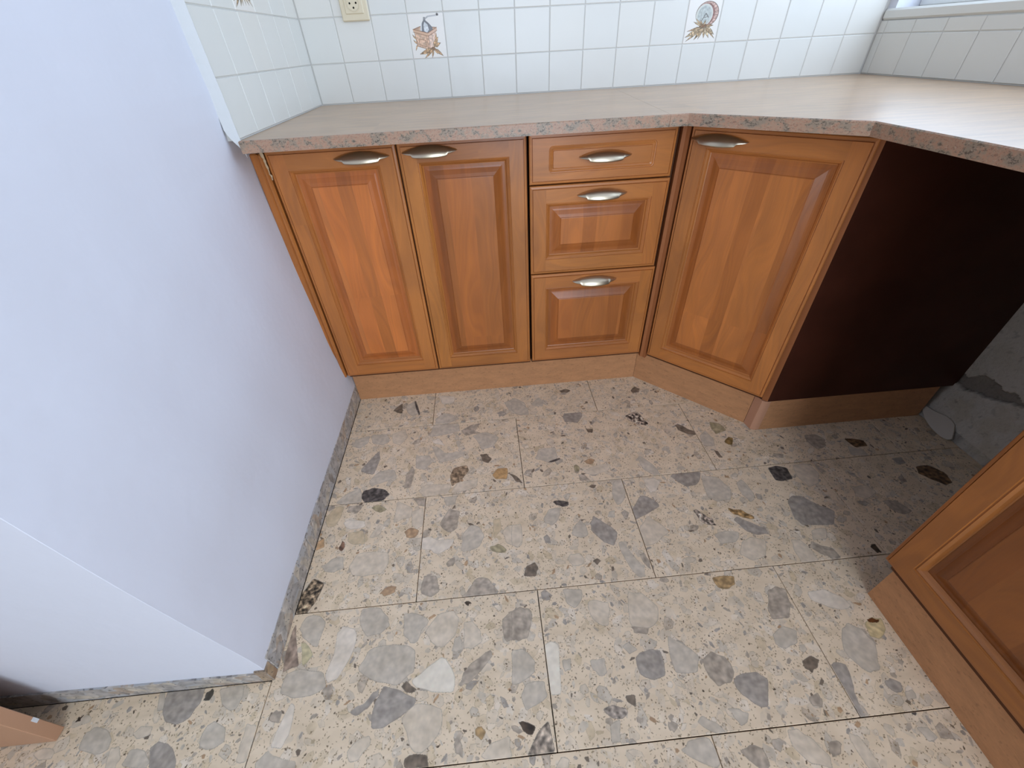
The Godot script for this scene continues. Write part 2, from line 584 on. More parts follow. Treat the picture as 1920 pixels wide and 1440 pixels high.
func make_materials() -> void:
	vein.frequency = 0.05
	vein.fractal_octaves = 2
	vein.seed = 3
	var p := mat("plaster_paint", Color(0.86, 0.865, 0.895), 0.85, 0.3)
	relief(p, bump_tex(4, 0.012, 4), 0.06)
	p.uv1_triplanar = true
	p.uv1_world_triplanar = true
	p.uv1_scale = Vector3.ONE * 2.2
	var t := mat("glazed_tile", Color(0.88, 0.872, 0.842), 0.3, 0.42)
	relief(t, bump_tex(9, 0.006, 2), 0.05)
	t.uv1_triplanar = true
	t.uv1_world_triplanar = true
	t.uv1_scale = Vector3.ONE * 3.0
	var t2: StandardMaterial3D = t.duplicate()
	t2.albedo_color = Color(0.875, 0.870, 0.842)
	M["glazed_tile_cool"] = t2
	var t3: StandardMaterial3D = t.duplicate()
	t3.albedo_color = Color(0.884, 0.873, 0.84)
	M["glazed_tile_warm"] = t3
	mat("grout", Color(0.80, 0.79, 0.765), 0.9, 0.2)
	mat("floor_bed", Color(0.20, 0.17, 0.14), 0.95, 0.2)
	var wood := mat("wood", Color.WHITE, 0.30, 0.44)
	wood.albedo_texture = wood_tex(31, Color(0.745, 0.475, 0.25), 0.12, false)
	wood.vertex_color_use_as_albedo = true
	var wp := mat("wood_panel", Color.WHITE, 0.28, 0.44)
	wp.albedo_texture = wood_tex(47, Color(0.765, 0.465, 0.24), 0.12, true)
	wp.vertex_color_use_as_albedo = true
	mat("carcass", Color(0.36, 0.22, 0.13), 0.6, 0.3)
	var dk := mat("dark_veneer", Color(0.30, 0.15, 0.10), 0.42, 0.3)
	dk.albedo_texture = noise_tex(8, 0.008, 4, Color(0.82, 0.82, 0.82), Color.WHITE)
	mat("edge_band", Color(0.62, 0.38, 0.22), 0.5, 0.4)
	mat("raw_wood", Color(0.86, 0.76, 0.62), 0.8, 0.2)
	var lam := mat("plinth_laminate", Color.WHITE, 0.5, 0.4)
	lam.albedo_texture = laminate_tex()
	mat("plinth_cap", Color(0.76, 0.56, 0.44), 0.45, 0.5)
	mat("nickel", Color(0.82, 0.77, 0.675), 0.34, 0.5, 1.0)
	var g := mat("granite_edge", Color.WHITE, 0.35, 0.5)
	g.albedo_texture = granite_tex(false)
	var gt := mat("granite_top", Color.WHITE, 0.30, 0.5)
	gt.albedo_texture = granite_tex(true)
	var sk := mat("skirting_marble", Color(0.88, 0.895, 0.92), 0.45, 0.4)
	sk.albedo_texture = marble_tex()
	var ss: StandardMaterial3D = sk.duplicate()
	ss.albedo_color = Color(0.78, 0.72, 0.655)
	M["skirting_stained"] = ss
	mat("outlet_plastic", Color(0.87, 0.815, 0.70), 0.35, 0.5)
	mat("dark_hole", Color(0.05, 0.045, 0.04), 0.8, 0.2)
	var rw := mat("raw_plaster", Color.WHITE, 0.95, 0.2)
	rw.vertex_color_use_as_albedo = true
	relief(rw, bump_tex(12, 0.03, 4), 0.3)
	rw.uv1_triplanar = true
	rw.uv1_world_triplanar = true
	rw.uv1_scale = Vector3.ONE * 3.0
	mat("flake", Color(0.80, 0.76, 0.70), 0.9, 0.2)
	mat("caulk", Color(0.84, 0.845, 0.84), 0.8, 0.3)
	mat("door_wood", Color(0.73, 0.555, 0.43), 0.5, 0.4)
	mat("window_pvc", Color(0.90, 0.90, 0.89), 0.35, 0.5)
	var pane := mat("window_pane", Color(1, 1, 1, 0.05), 0.03, 0.5)
	pane.transparency = BaseMaterial3D.TRANSPARENCY_ALPHA


# ------------------------------------------------------------------ joinery
# A framed door front in its own axes: x right, y up, face at z = 0, back at z = -0.022.
const FRAME := [[0.0, -0.0140], [0.0, -0.005], [0.0018, -0.0032], [0.0066, -0.0026], [0.0071, -0.0046], [0.0082, -0.0046], [0.0090, 0.0], [0.0455, 0.0], [0.0462, -0.0030], [0.0476, -0.0032], [0.0490, -0.0024], [0.0530, -0.0058], [0.0560, -0.0112], [0.0580, -0.0122]]
const FIELD := [[0.0570, -0.0128], [0.0650, -0.0126], [0.0690, -0.0118], [0.0740, -0.0095], [0.0800, -0.0068], [0.0880, -0.0040], [0.0890, -0.0026], [0.0905, -0.0022]]


func ring_side(mb: MB, w: float, h: float, side: int, a: Array, b: Array) -> void:
	var da: float = a[0]
	var db: float = b[0]
	var q: Array
	match side:
		0: q = [Vector3(da, da, a[1]), Vector3(da, h - da, a[1]), Vector3(db, h - db, b[1]), Vector3(db, db, b[1])]
		1: q = [Vector3(w - da, da, a[1]), Vector3(w - da, h - da, a[1]), Vector3(w - db, h - db, b[1]), Vector3(w - db, db, b[1])]
		2: q = [Vector3(da, da, a[1]), Vector3(w - da, da, a[1]), Vector3(w - db, db, b[1]), Vector3(db, db, b[1])]
		_: q = [Vector3(da, h - da, a[1]), Vector3(w - da, h - da, a[1]), Vector3(w - db, h - db, b[1]), Vector3(db, h - db, b[1])]
	var out := Vector3([-1.0, 1.0, 0.0, 0.0][side], [0.0, 0.0, -1.0, 1.0][side], 0.0)
	var dz: float = b[1] - a[1]
	var dd: float = db - da
	mb.quad(q[0], q[1], q[2], q[3], Vector3(out.x * dz, out.y * dz, dd) if dd > 1e-5 or absf(dz) > 1e-5 else Vector3.BACK)


func tint(lo: float, hi: float) -> Color:
	var k := rng.randf_range(lo, hi)
	return Color(k, k * rng.randf_range(0.955, 1.0), k * rng.randf_range(0.92, 1.0))


func framed_front(parent: Node3D, called: String, w: float, h: float, at: Vector3, turn: float, sd: int, tone_ := 1.0, field := 0.95) -> MeshInstance3D:
	rng.seed = sd
	var core := MB.new()
	core.col = Color(0.8, 0.8, 0.8)
	core.us = 1.6
	core.vs = 0.8
	core.box(Vector3(0.0005, 0.0005, -0.022), Vector3(w - 0.0005, h - 0.0005, -0.0135))
	var d := put(called, core, M.wood, parent)
	d.position = at
	d.rotation.y = turn
	for side in 4:
		var mb := MB.new()
		mb.us = 1.56
		mb.vs = 0.78
		mb.swap = side >= 2
		mb.off = Vector2(rng.randf(), rng.randf())
		mb.col = tint(0.82, 1.0) * tone_
		for k in FRAME.size() - 1:
			if k == 6:
				continue
			ring_side(mb, w, h, side, FRAME[k], FRAME[k + 1])
		var a: float = FRAME[6][0]
		var b: float = FRAME[7][0]
		match side:
			0: mb.quad(Vector3(a, a, 0), Vector3(b, a, 0), Vector3(b, h - a, 0), Vector3(a, h - a, 0), Vector3.BACK)
			1: mb.quad(Vector3(w - a, a, 0), Vector3(w - b, a, 0), Vector3(w - b, h - a, 0), Vector3(w - a, h - a, 0), Vector3.BACK)
			2: mb.quad(Vector3(b, a, 0), Vector3(w - b, a, 0), Vector3(w - b, b, 0), Vector3(b, b, 0), Vector3.BACK)
			3: mb.quad(Vector3(b, h - a, 0), Vector3(w - b, h - a, 0), Vector3(w - b, h - b, 0), Vector3(b, h - b, 0), Vector3.BACK)
		put("stile" if side < 2 else "rail", mb, M.wood, d)
	var pb := MB.new()
	pb.us = 1.56
	pb.vs = 0.78
	pb.off = Vector2(rng.randf(), rng.randf())
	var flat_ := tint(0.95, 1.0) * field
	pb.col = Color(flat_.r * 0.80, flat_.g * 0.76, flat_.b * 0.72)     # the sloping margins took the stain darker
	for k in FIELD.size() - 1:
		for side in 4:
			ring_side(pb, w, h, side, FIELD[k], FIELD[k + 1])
	var f: Array = FIELD[-1]
	pb.col = flat_
	pb.quad(Vector3(f[0], f[0], f[1]), Vector3(w - f[0], f[0], f[1]), Vector3(w - f[0], h - f[0], f[1]), Vector3(f[0], h - f[0], f[1]), Vector3.BACK)
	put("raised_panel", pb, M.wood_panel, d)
	return d


# The top drawer: one slab with a routed oblong bead.
func slab_front(parent: Node3D, called: String, w: float, h: float, at: Vector3, sd: int) -> MeshInstance3D:
	rng.seed = sd
	var mb := MB.new()
	mb.us = 1.56
	mb.vs = 0.78
	mb.swap = true
	mb.col = Color(0.97, 0.96, 0.95)
	mb.box(Vector3(0.0005, 0.0005, -0.022), Vector3(w - 0.0005, h - 0.0005, -0.0115))
	for side in 4:
		for k in 6:
			ring_side(mb, w, h, side, FRAME[k], FRAME[k + 1])
	# outline of the bead: an oblong with rounded corners, and the rings inside it
	var ring := func(dx: float, dy: float, r: float) -> Array:
		var p := []
		for c in [[w - dx - r, h - dy - r, 0.0], [dx + r, h - dy - r, 90.0], [dx + r, dy + r, 180.0], [w - dx - r, dy + r, 270.0]]:
			for k in 6:
				var a := deg_to_rad(c[2] + k * 18.0)
				p.append(Vector3(c[0] + cos(a) * r, c[1] + sin(a) * r, 0))
		return p
	var o := [Vector3(w - 0.009, h - 0.009, 0), Vector3(0.009, h - 0.009, 0), Vector3(0.009, 0.009, 0), Vector3(w - 0.009, 0.009, 0)]
	var steps := [[0.0520, 0.0275, 0.010, 0.0], [0.0528, 0.0283, 0.0092, -0.0018], [0.0545, 0.0300, 0.0075, -0.0021], [0.0580, 0.0335, 0.0055, -0.0006], [0.0620, 0.0375, 0.0035, -0.0021], [0.0632, 0.0387, 0.0022, -0.0017], [0.0640, 0.0395, 0.0016, 0.0]]
	var first: Array = ring.call(steps[0][0], steps[0][1], steps[0][2])
	for q in 4:
		for k in 5:
			mb.tri(o[q], first[q * 6 + k], first[q * 6 + k + 1], Vector3.BACK)
		mb.quad(o[q], o[(q + 1) % 4], first[((q + 1) * 6) % 24], first[q * 6 + 5], Vector3.BACK)
	for s in steps.size() - 1:
		var a: Array = ring.call(steps[s][0], steps[s][1], steps[s][2])
		var b: Array = ring.call(steps[s + 1][0], steps[s + 1][1], steps[s + 1][2])
		for k in 24:
			var j := (k + 1) % 24
			mb.quad(a[k] + Vector3(0, 0, steps[s][3]), a[j] + Vector3(0, 0, steps[s][3]), b[j] + Vector3(0, 0, steps[s + 1][3]), b[k] + Vector3(0, 0, steps[s + 1][3]), Vector3.BACK)
	var last: Array = ring.call(steps[-1][0], steps[-1][1], steps[-1][2])
	mb.off = Vector2(0.31, 0.4)
	mb.col = Color(1.0, 0.985, 0.97)
	for k in range(1, 23):
		mb.tri(last[0], last[k], last[k + 1], Vector3.BACK)
	var d := put(called, mb, M.wood, parent)
	d.position = at
	return d


# A bow pull: pointed at both ends, domed, with a straight lip that is set in at the sides. Centred on its base.
var handle_mesh: ArrayMesh
func make_handle() -> ArrayMesh:
	if handle_mesh:
		return handle_mesh
	var st := SurfaceTool.new()
	st.begin(Mesh.PRIMITIVE_TRIANGLES)
	st.set_smooth_group(0)
	var n := 48
	var m := 12
	var at := func(i: int, j: int) -> Vector3:
		var s := -1.0 + 2.0 * i / n
		var e := 1.0 - s * s
		var x := 0.0705 * s
		var top := 0.0135 * pow(e, 0.9) + 0.0006
		var low := -0.0048 * smoothstep(0.0, 0.05, 0.66 - absf(s)) - 0.0068 * pow(maxf(e, 0.0), 0.6) - 0.0003
		var reach := 0.0035 + 0.0225 * pow(e, 0.75)
		var v := float(j) / m
		# top edge on the door, over the dome and down to the lip
		var a := v * PI * 0.5
		var y := lerpf(top, low, 0.35 * v + 0.65 * (1.0 - cos(a)))
		var z := reach * (0.16 + 0.84 * sin(a))
		return Vector3(x, y, z)
	for i in n:
		for j in m:
			var q := [at.call(i, j), at.call(i + 1, j), at.call(i + 1, j + 1), at.call(i, j + 1)]
			for t in [[0, 1, 2], [0, 2, 3]]:
				for k in t:
					st.add_vertex(q[k])
			# the inner skin, 1.6 mm behind
			var w := []
			for p in q:
				w.append(Vector3(p.x, p.y * 0.93, maxf(p.z - 0.0018, 0.0)))
			for t in [[0, 2, 1], [0, 3, 2]]:
				for k in t:
					st.add_vertex(w[k])
		var a0: Vector3 = at.call(i, m)
		var a1: Vector3 = at.call(i + 1, m)
		var b0 := Vector3(a0.x, a0.y * 0.93, maxf(a0.z - 0.0018, 0.0))
		var b1 := Vector3(a1.x, a1.y * 0.93, maxf(a1.z - 0.0018, 0.0))
		for p in [a0, a1, b1, a0, b1, b0]:
			st.add_vertex(p)
	st.generate_normals()
	handle_mesh = st.commit()
	return handle_mesh


func handle(door: Node3D, x: float, y: float) -> void:
	var o := put("handle", make_handle(), M.nickel, door)
	o.position = Vector3(x, y, 0.0)
	o.set_meta("label", "brushed metal bow handle with pointed ends")


func prism_of(o: Array, y0: float, y1: float) -> MB:
	var p := PackedVector2Array()
	for q in o:
		p.append(Vector2(q[0], q[1]))
	var mb := MB.new()
	mb.us = 1.6
	mb.vs = 1.6
	mb.prism(p, y0, y1)
	return mb


# a stone slab over the outline [x, z]; the edges numbered in «plain» meet another slab or a wall and are not chamfered
func slab(o: Array, y0: float, y1: float, plain: Array) -> ArrayMesh:
	var p := PackedVector2Array()
	for q in o:
		p.append(Vector2(q[0], q[1]))
	var n := p.size()
	var area := 0.0
	for i in n:
		area += p[i].cross(p[(i + 1) % n])
	var c := 0.0022
	var q1 := PackedVector2Array()
	for i in n:
		# the two edges that meet here, each moved inwards by its own chamfer
		var a := p[(i + n - 1) % n]
		var b := p[(i + 1) % n]
		var d0 := (p[i] - a).normalized()
		var d1 := (b - p[i]).normalized()
		var n0 := Vector2(-d0.y, d0.x) * signf(area)
		var n1 := Vector2(-d1.y, d1.x) * signf(area)
		var c0 := 0.0 if (i + n - 1) % n in plain else c
		var c1 := 0.0 if i in plain else c
		var hit = Geometry2D.line_intersects_line(p[i] + n0 * c0, d0, p[i] + n1 * c1, d1)
		q1.append(hit if hit != null else p[i] + n0 * c0)
	var e := MB.new()
	e.us = 2.6
	e.vs = 2.6
	e.prism(p, y0, y1 - c, false)
	var t := Geometry2D.triangulate_polygon(p)
	for k in range(0, t.size(), 3):
		e.tri(Vector3(p[t[k]].x, y0, p[t[k]].y), Vector3(p[t[k + 1]].x, y0, p[t[k + 1]].y), Vector3(p[t[k + 2]].x, y0, p[t[k + 2]].y), Vector3.DOWN)
	for i in n:
		var j := (i + 1) % n
		var d := (p[j] - p[i]).normalized()
		var m := Vector2(d.y, -d.x) * signf(area)
		e.quad(Vector3(p[i].x, y1 - c, p[i].y), Vector3(p[j].x, y1 - c, p[j].y), Vector3(q1[j].x, y1, q1[j].y), Vector3(q1[i].x, y1, q1[i].y), Vector3(m.x, 0.5, m.y))
	var top := MB.new()
	top.us = 1.25
	top.vs = 1.25
	t = Geometry2D.triangulate_polygon(q1)
	for k in range(0, t.size(), 3):
		top.tri(Vector3(q1[t[k]].x, y1, q1[t[k]].y), Vector3(q1[t[k + 1]].x, y1, q1[t[k + 1]].y), Vector3(q1[t[k + 2]].x, y1, q1[t[k + 2]].y), Vector3.UP)
	var r := e.mesh(M.granite_edge)
	top.st.commit(r)
	r.surface_set_material(1, M.granite_top)
	return r


func wall_tile(parent: Node3D, w: float, h: float, at: Vector3, turn: float, m: Material, decal := false) -> void:
	# lies in x, y with its face at z = 0
	var mb := MB.new()
	var b := 0.0016
	mb.us = 1.0 / w
	mb.vs = -1.0 / h
	mb.off = Vector2(0, 1)
	mb.cbox(Vector3(0, 0, -0.007), Vector3(w, h, 0), b)
	var o := put("wall_tile", mb, m, parent)
	o.position = at
	o.rotation.y = turn
	if decal:
		return
	o.rotation += Vector3(rng.randf_range(-0.004, 0.004), rng.randf_range(-0.004, 0.004), 0)


func tile_mat() -> Material:
	return [M.glazed_tile, M.glazed_tile, M.glazed_tile_cool, M.glazed_tile_warm][rng.randi() % 4]


func _ready() -> void:
	# ---------------------------------------------------------------- camera
	var cam := Camera3D.new()
	cam.name = "camera"
	cam.basis = Basis(Vector3(0.9959, -0.0423, 0.0802), Vector3(0.0838, 0.7681, -0.6349), Vector3(-0.0347, 0.6390, 0.7684)).orthonormalized()
	cam.position = Vector3(0.2448, 1.049, 1.070)
	cam.fov = 85.93
	cam.near = 0.02
	cam.far = 60.0
	add_child(cam)
	cam.current = true
	# ---------------------------------------------------------------- daylight and exposure
	var sky := ProceduralSkyMaterial.new()
	sky.sky_top_color = Color(0.58, 0.71, 0.90)
	sky.sky_horizon_color = Color(0.80, 0.88, 0.96)
	sky.ground_horizon_color = Color(0.72, 0.74, 0.74)
	sky.ground_bottom_color = Color(0.50, 0.50, 0.48)
	sky.sky_energy_multiplier = 1.0
	var env := Environment.new()
	env.background_mode = Environment.BG_SKY
	env.sky = Sky.new()
	env.sky.sky_material = sky
	env.tonemap_mode = Environment.TONE_MAPPER_LINEAR
	env.tonemap_exposure = 0.78
	env.sdfgi_enabled = true
	env.ssao_enabled = true
	env.ssil_enabled = true
	var we := WorldEnvironment.new()
	we.name = "world_environment"
	we.environment = env
	add_child(we)
	# daylight coming in at the window over the worktop, and at the balcony window behind the camera
	daylight("window_daylight", Vector3(1.765, 1.66, 0.22), Vector3(-1, 0, 0), Vector2(1.78, 1.10), Color(0.82, 0.905, 1.0), 3.0)
	daylight("balcony_daylight", Vector3(0.70, 1.19, 2.97), Vector3(0, 0, -1), Vector2(1.1, 2.0), Color(0.88, 0.935, 1.0), 6.6)
	make_materials()
	trace_stones()
	room()
	floor_tiles()
	backsplash()
	joinery()
	small_things()


func daylight(called: String, at: Vector3, dir: Vector3, size: Vector2, c: Color, energy: float) -> void:
	var l := AreaLight3D.new()
	l.name = called
	l.area_size = size
	l.light_color = c
	l.light_energy = energy
	l.area_range = 12.0
	l.shadow_enabled = true
	add_child(l)
	l.position = at
	l.look_at_from_position(at, at + dir, Vector3.UP)


# ------------------------------------------------------------------ the room
func plaster_x(y: float, z: float) -> float:
	# the partition's painted face: flush with the skirting low down, set back above it
	var k := smoothstep(0.05, 0.34, y)
	return lerpf(-0.2945, -0.311, k) - 0.014 * smoothstep(0.2, 0.8, y) * (1.0 - smoothstep(0.84, 1.0, y) * (1.0 - smoothstep(-0.05, 0.5, z))) + 0.0006 * sin(y * 23.0 + z * 9.0) + 0.0005 * sin(z * 31.0 - y * 5.0)


func plaster_end(y: float) -> float:
	# the free end of the partition leans back a little
	return 0.7435 + 0.022 * smoothstep(0.0, 0.75, y) + 0.0


func room() -> void:
	var slab_ := MB.new()
	slab_.box(Vector3(-3.1, -0.12, -0.95), Vector3(1.95, -0.0075, 3.1))
	struct("floor", slab_, M.floor_bed, "pale terrazzo floor of staggered oblong tiles with dark joints", "floor")
	var c := MB.new()
	c.box(Vector3(-3.1, 2.62, -0.95), Vector3(1.95, 2.74, 3.1))
	struct("ceiling", c, M.plaster_paint, "plain white painted ceiling above the kitchen, out of frame", "ceiling")
	# back wall, tiled above the worktop
	var b := MB.new()
	b.box(Vector3(-0.40, 0, -0.95), Vector3(1.95, 2.62, -0.7395))
	var back := struct("wall_back", b, M.grout, "back wall faced with square white glazed tiles above the worktop", "wall")
	back.set_meta("kind", "structure")
	# the partition on the left: its kitchen face and its end as one plastered skin over a block
	var mb := MB.new()
	var ys := []
	for i in 66:
		ys.append(2.62 * pow(i / 65.0, 1.5))
	var zs := []
	for i in 61:
		zs.append(-0.74 + i / 60.0)
	for i in ys.size() - 1:
		for j in zs.size() - 1:
			var f := func(y: float, t: float) -> Vector3:
				var u := (t + 0.74)
				var z := lerpf(-0.74, plaster_end(y) - 0.0006, u)
				return Vector3(plaster_x(y, z), y, z)
			mb.quad(f.call(ys[i], zs[j]), f.call(ys[i], zs[j + 1]), f.call(ys[i + 1], zs[j + 1]), f.call(ys[i + 1], zs[j]), Vector3.RIGHT)
		var g := func(y: float, x: float) -> Vector3:
			return Vector3(lerpf(plaster_x(y, 0.74) - 0.0006, -3.0, x), y, plaster_end(y))
		var corner := func(y: float) -> Array:
			return [Vector3(plaster_x(y, 0.74), y, plaster_end(y) - 0.0006), Vector3(plaster_x(y, 0.74) - 0.0006, y, plaster_end(y))]
		var k0: Array = corner.call(ys[i])
		var k1: Array = corner.call(ys[i + 1])
		mb.quad(k0[0], k0[1], k1[1], k1[0], Vector3(1, 0, 1))
		for j in 6:
			mb.quad(g.call(ys[i], j / 6.0), g.call(ys[i], (j + 1) / 6.0), g.call(ys[i + 1], (j + 1) / 6.0), g.call(ys[i + 1], j / 6.0), Vector3.BACK)
	mb.quad(Vector3(-0.3, 0, -0.95), Vector3(-3.1, 0, -0.95), Vector3(-3.1, 2.62, -0.95), Vector3(-0.3, 2.62, -0.95), Vector3.FORWARD)
	struct("wall_left", mb, M.plaster_paint, "smooth painted partition wall with a free end at left", "wall")
	# right wall: raw plaster below the worktop, tiles to the sill, an opening above
	var r := MB.new()
	r.box(Vector3(1.745, 0, -0.95), Vector3(1.95, 0.88, 3.1))
	r.box(Vector3(1.692, 0.88, -0.95), Vector3(1.95, 1.048, 3.1))
	r.box(Vector3(1.692, 1.048, -0.95), Vector3(1.95, 2.62, -0.705))
	r.box(Vector3(1.692, 1.048, 1.14), Vector3(1.95, 2.62, 3.1))
	r.box(Vector3(1.692, 2.25, -0.705), Vector3(1.95, 2.62, 1.14))
	struct("wall_right", r, M.plaster_paint, "right wall with the window opening above the worktop", "wall")
	var s := MB.new()
	s.cbox(Vector3(1.682, 1.0495, -0.7375), Vector3(1.80, 1.080, 1.17), 0.006)
	struct("trim_1", s, M.glazed_tile, "glazed white sill course running under the window", "sill")
	# rear wall and far left wall
	var q := MB.new()
	q.box(Vector3(-3.1, 0, 3.0), Vector3(0.13, 2.62, 3.1))
	q.box(Vector3(1.27, 0, 3.0), Vector3(1.95, 2.62, 3.1))
	q.box(Vector3(0.13, 0, 3.0), Vector3(1.27, 0.12, 3.1))
	q.box(Vector3(0.13, 2.26, 3.0), Vector3(1.27, 2.62, 3.1))
	struct("wall_rear", q, M.plaster_paint, "white wall behind the camera around the balcony window", "wall")
	var l := MB.new()
	l.box(Vector3(-3.1, 0, 0.75), Vector3(-3.0, 2.62, 3.1))
	struct("wall_far_left", l, M.plaster_paint, "white wall at the far left of the adjoining room", "wall")
	window("window_1", Vector3(1.80, 1.6650, 0.2175), Vector2(1.845, 1.17), -PI / 2, "white framed window above the worktop on the right wall")
	window("window_2", Vector3(0.70, 1.19, 3.04), Vector2(1.14, 2.14), PI, "tall white framed balcony window behind the camera")
	# skirting of ground marble chips on both faces of the partition
	var k := MB.new()
	k.us = 1.6
	k.vs = 6.0
	var y1 := 0.070
	var pieces := [[-0.7, -0.158], [-0.1575, 0.1475], [0.148, 0.4495], [0.45, 0.7265], [0.7270, 0.7478]]
	var base := node_struct("baseboard_left", "grey marble chip skirting along the kitchen face of the partition", "skirting")
	for p in pieces:
		var m := MB.new()
		m.us = 1.6
		m.vs = 6.0
		m.off = Vector2(p[0] * 3.0, 0)
		m.cbox(Vector3(-0.316, 0.0, p[0]), Vector3(-0.2925, y1 if p[0] < 0.7 else 0.056, p[1]), 0.0015)
		put("skirting_piece", m, M.skirting_stained if p[0] > 0.7 else M.skirting_marble, base)
	var base2 := node_struct("baseboard_end", "low marble chip skirting along the free end of the partition", "skirting")
	for p in [[-0.80, -0.2930, 0.064, 0.042], [-1.30, -0.801, 0.082, 0.064], [-1.80, -1.301, 0.085, 0.082]]:
		var m := MB.new()
		m.us = 1.6
		m.vs = 6.0
		var a: Array = []
		for z in [0.728, 0.7475]:
			a += [Vector3(p[0], 0, z), Vector3(p[1], 0, z), Vector3(p[1], p[3], z), Vector3(p[0], p[2], z)]
		m.quad(a[4], a[5], a[6], a[7], Vector3.BACK)
		m.quad(a[0], a[1], a[2], a[3], Vector3.FORWARD)
		m.quad(a[2], a[3], a[7], a[6], Vector3.UP)
		m.quad(a[1], a[2], a[6], a[5], Vector3.RIGHT)
		m.quad(a[0], a[3], a[7], a[4], Vector3.LEFT)
		m.quad(a[0], a[1], a[5], a[4], Vector3.DOWN)
		put("skirting_piece", m, M.skirting_marble, base2)
	# plaster edging where the tiles on the partition stop
	rng.seed = 51
	var e := MB.new()
	var prev: Array = []
	var n := 90
	for i in n + 1:
		var y := lerpf(0.866, 1.73, float(i) / n)
		var wob := 0.006 + 0.006 * smoothstep(0.9, 1.2, y) + rng.randf_range(-0.0006, 0.0006)
		var row := [Vector3(-0.2920 + rng.randf_range(-0.0003, 0.0003), y, -0.0545), Vector3(-0.2905 + rng.randf_range(-0.0004, 0.0004), y, -0.0510), Vector3(-0.2980, y, -0.0505 + wob * 0.4), Vector3(-0.3140, y, -0.049 + wob * 0.9)]
		var k_ := smoothstep(0.866, 0.925, y)
		row[2] = row[1].lerp(row[2], k_)
		row[3] = row[1].lerp(row[3], k_)
		if prev:
			for j in 3:
				e.quad(prev[j], prev[j + 1], row[j + 1], row[j], Vector3(1, 0, 0.7))
		prev = row
	struct("trim_2", e, M.caulk, "rough white plaster edging beside the tiles on the partition", "edging")
	low_wall()


func low_wall() -> void:
	# lower part of the right wall, seen in the gap: broken plaster with a swollen foot
	var fn := FastNoiseLite.new()
	fn.seed = 19
	fn.frequency = 9.0
	fn.fractal_octaves = 4
	var w := MB.new()
	var ny := 190
	var nz := 170
	var grid := []
	for i in ny + 1:
		var line_ := []
		for j in nz + 1:
			var y := 0.86 * pow(float(i) / ny, 1.25)
			var z := lerpf(0.12, 0.72, float(j) / nz)
			var wob := fn.get_noise_2d(z * 1.2, y * 1.2) * 0.02
			var top := lerpf(0.176, 0.204, smoothstep(0.16, 0.21, z)) - 0.012 * smoothstep(0.26, 0.36, z) + wob
			var low := lerpf(0.138, 0.186, smoothstep(0.17, 0.34, z)) + wob * 0.8
			var x := 1.7235
			var col := Color(0.60, 0.545, 0.455)
			if y < low:
				x = 1.7190 - 0.034 * pow(1.0 - y / low, 1.4)
				col = Color(0.58, 0.525, 0.44)
				if y < 0.03:
					col = col.lerp(Color(0.30, 0.27, 0.23), 0.5 + fn.get_noise_2d(z * 3.0, 7.0))
			elif y < top:
				x = 1.7300
				col = Color(0.27, 0.235, 0.195)
			var st := fn.get_noise_2d(z * 0.8 + 30.0, y * 0.8)
			col = col.lerp(Color(0.44, 0.36, 0.24), clampf(st * 1.3, 0.0, 0.35) * (1.0 if y < low else 0.4))
			var pit := fn.get_noise_2d(z * 3.4 + 80.0, y * 3.4)
			if pit > 0.42:
				x += 0.001
				col = col.darkened(0.22)
			x += fn.get_noise_2d(z * 2.0, y * 2.0 + 50.0) * 0.002
			line_.append([Vector3(x, y, z), col])
		grid.append(line_)
	var nrm := func(i: int, j: int) -> Vector3:
		var ga: Vector3 = grid[mini(i + 1, ny)][j][0] - grid[maxi(i - 1, 0)][j][0]
		var gb: Vector3 = grid[i][mini(j + 1, nz)][0] - grid[i][maxi(j - 1, 0)][0]
		var c_ := ga.cross(gb).normalized()
		return c_ if c_.x < 0.0 else -c_
	for i in ny:
		for j in nz:
			var ids := [[i, j], [i, j + 1], [i + 1, j + 1], [i + 1, j]]
			for t3 in [[0, 1, 2], [0, 2, 3]]:
				var pp_ := []
				var nn := []
				var cc := []
				for q in t3:
					pp_.append(grid[ids[q][0]][ids[q][1]][0])
					cc.append(grid[ids[q][0]][ids[q][1]][1])
					nn.append(nrm.call(ids[q][0], ids[q][1]))
				w.stri(pp_, nn, [Vector2.ZERO, Vector2.ZERO, Vector2.ZERO], cc)
	struct("wall_right_base", w, M.raw_plaster, "broken cream plaster low on the right wall with a grey patch", "plaster")


func window(called: String, at: Vector3, size: Vector2, turn: float, label: String) -> void:
	var o := node_struct(called, label, "window")
	o.position = at
	o.rotation.y = turn
	var h := size / 2.0
	var f := MB.new()
	var t := 0.055
	f.cbox(Vector3(-h.x, -h.y, -0.03), Vector3(h.x, -h.y + 0.11, 0.03), 0.004)
	f.cbox(Vector3(-h.x, h.y - t, -0.03), Vector3(h.x, h.y, 0.03), 0.004)
	for x in [-h.x, h.x - t, -t / 2.0]:
		f.cbox(Vector3(x, -h.y, -0.029), Vector3(x + t, h.y, 0.029), 0.004)
	put("window_frame", f, M.window_pvc, o)
	for s in [[-h.x + t, -t / 2.0], [t / 2.0, h.x - t]]:
		var p := MB.new()
		p.quad(Vector3(s[0], -h.y + 0.11, 0), Vector3(s[1], -h.y + 0.11, 0), Vector3(s[1], h.y - t, 0), Vector3(s[0], h.y - t, 0), Vector3.BACK)
		put("pane", p, M.window_pane, o)


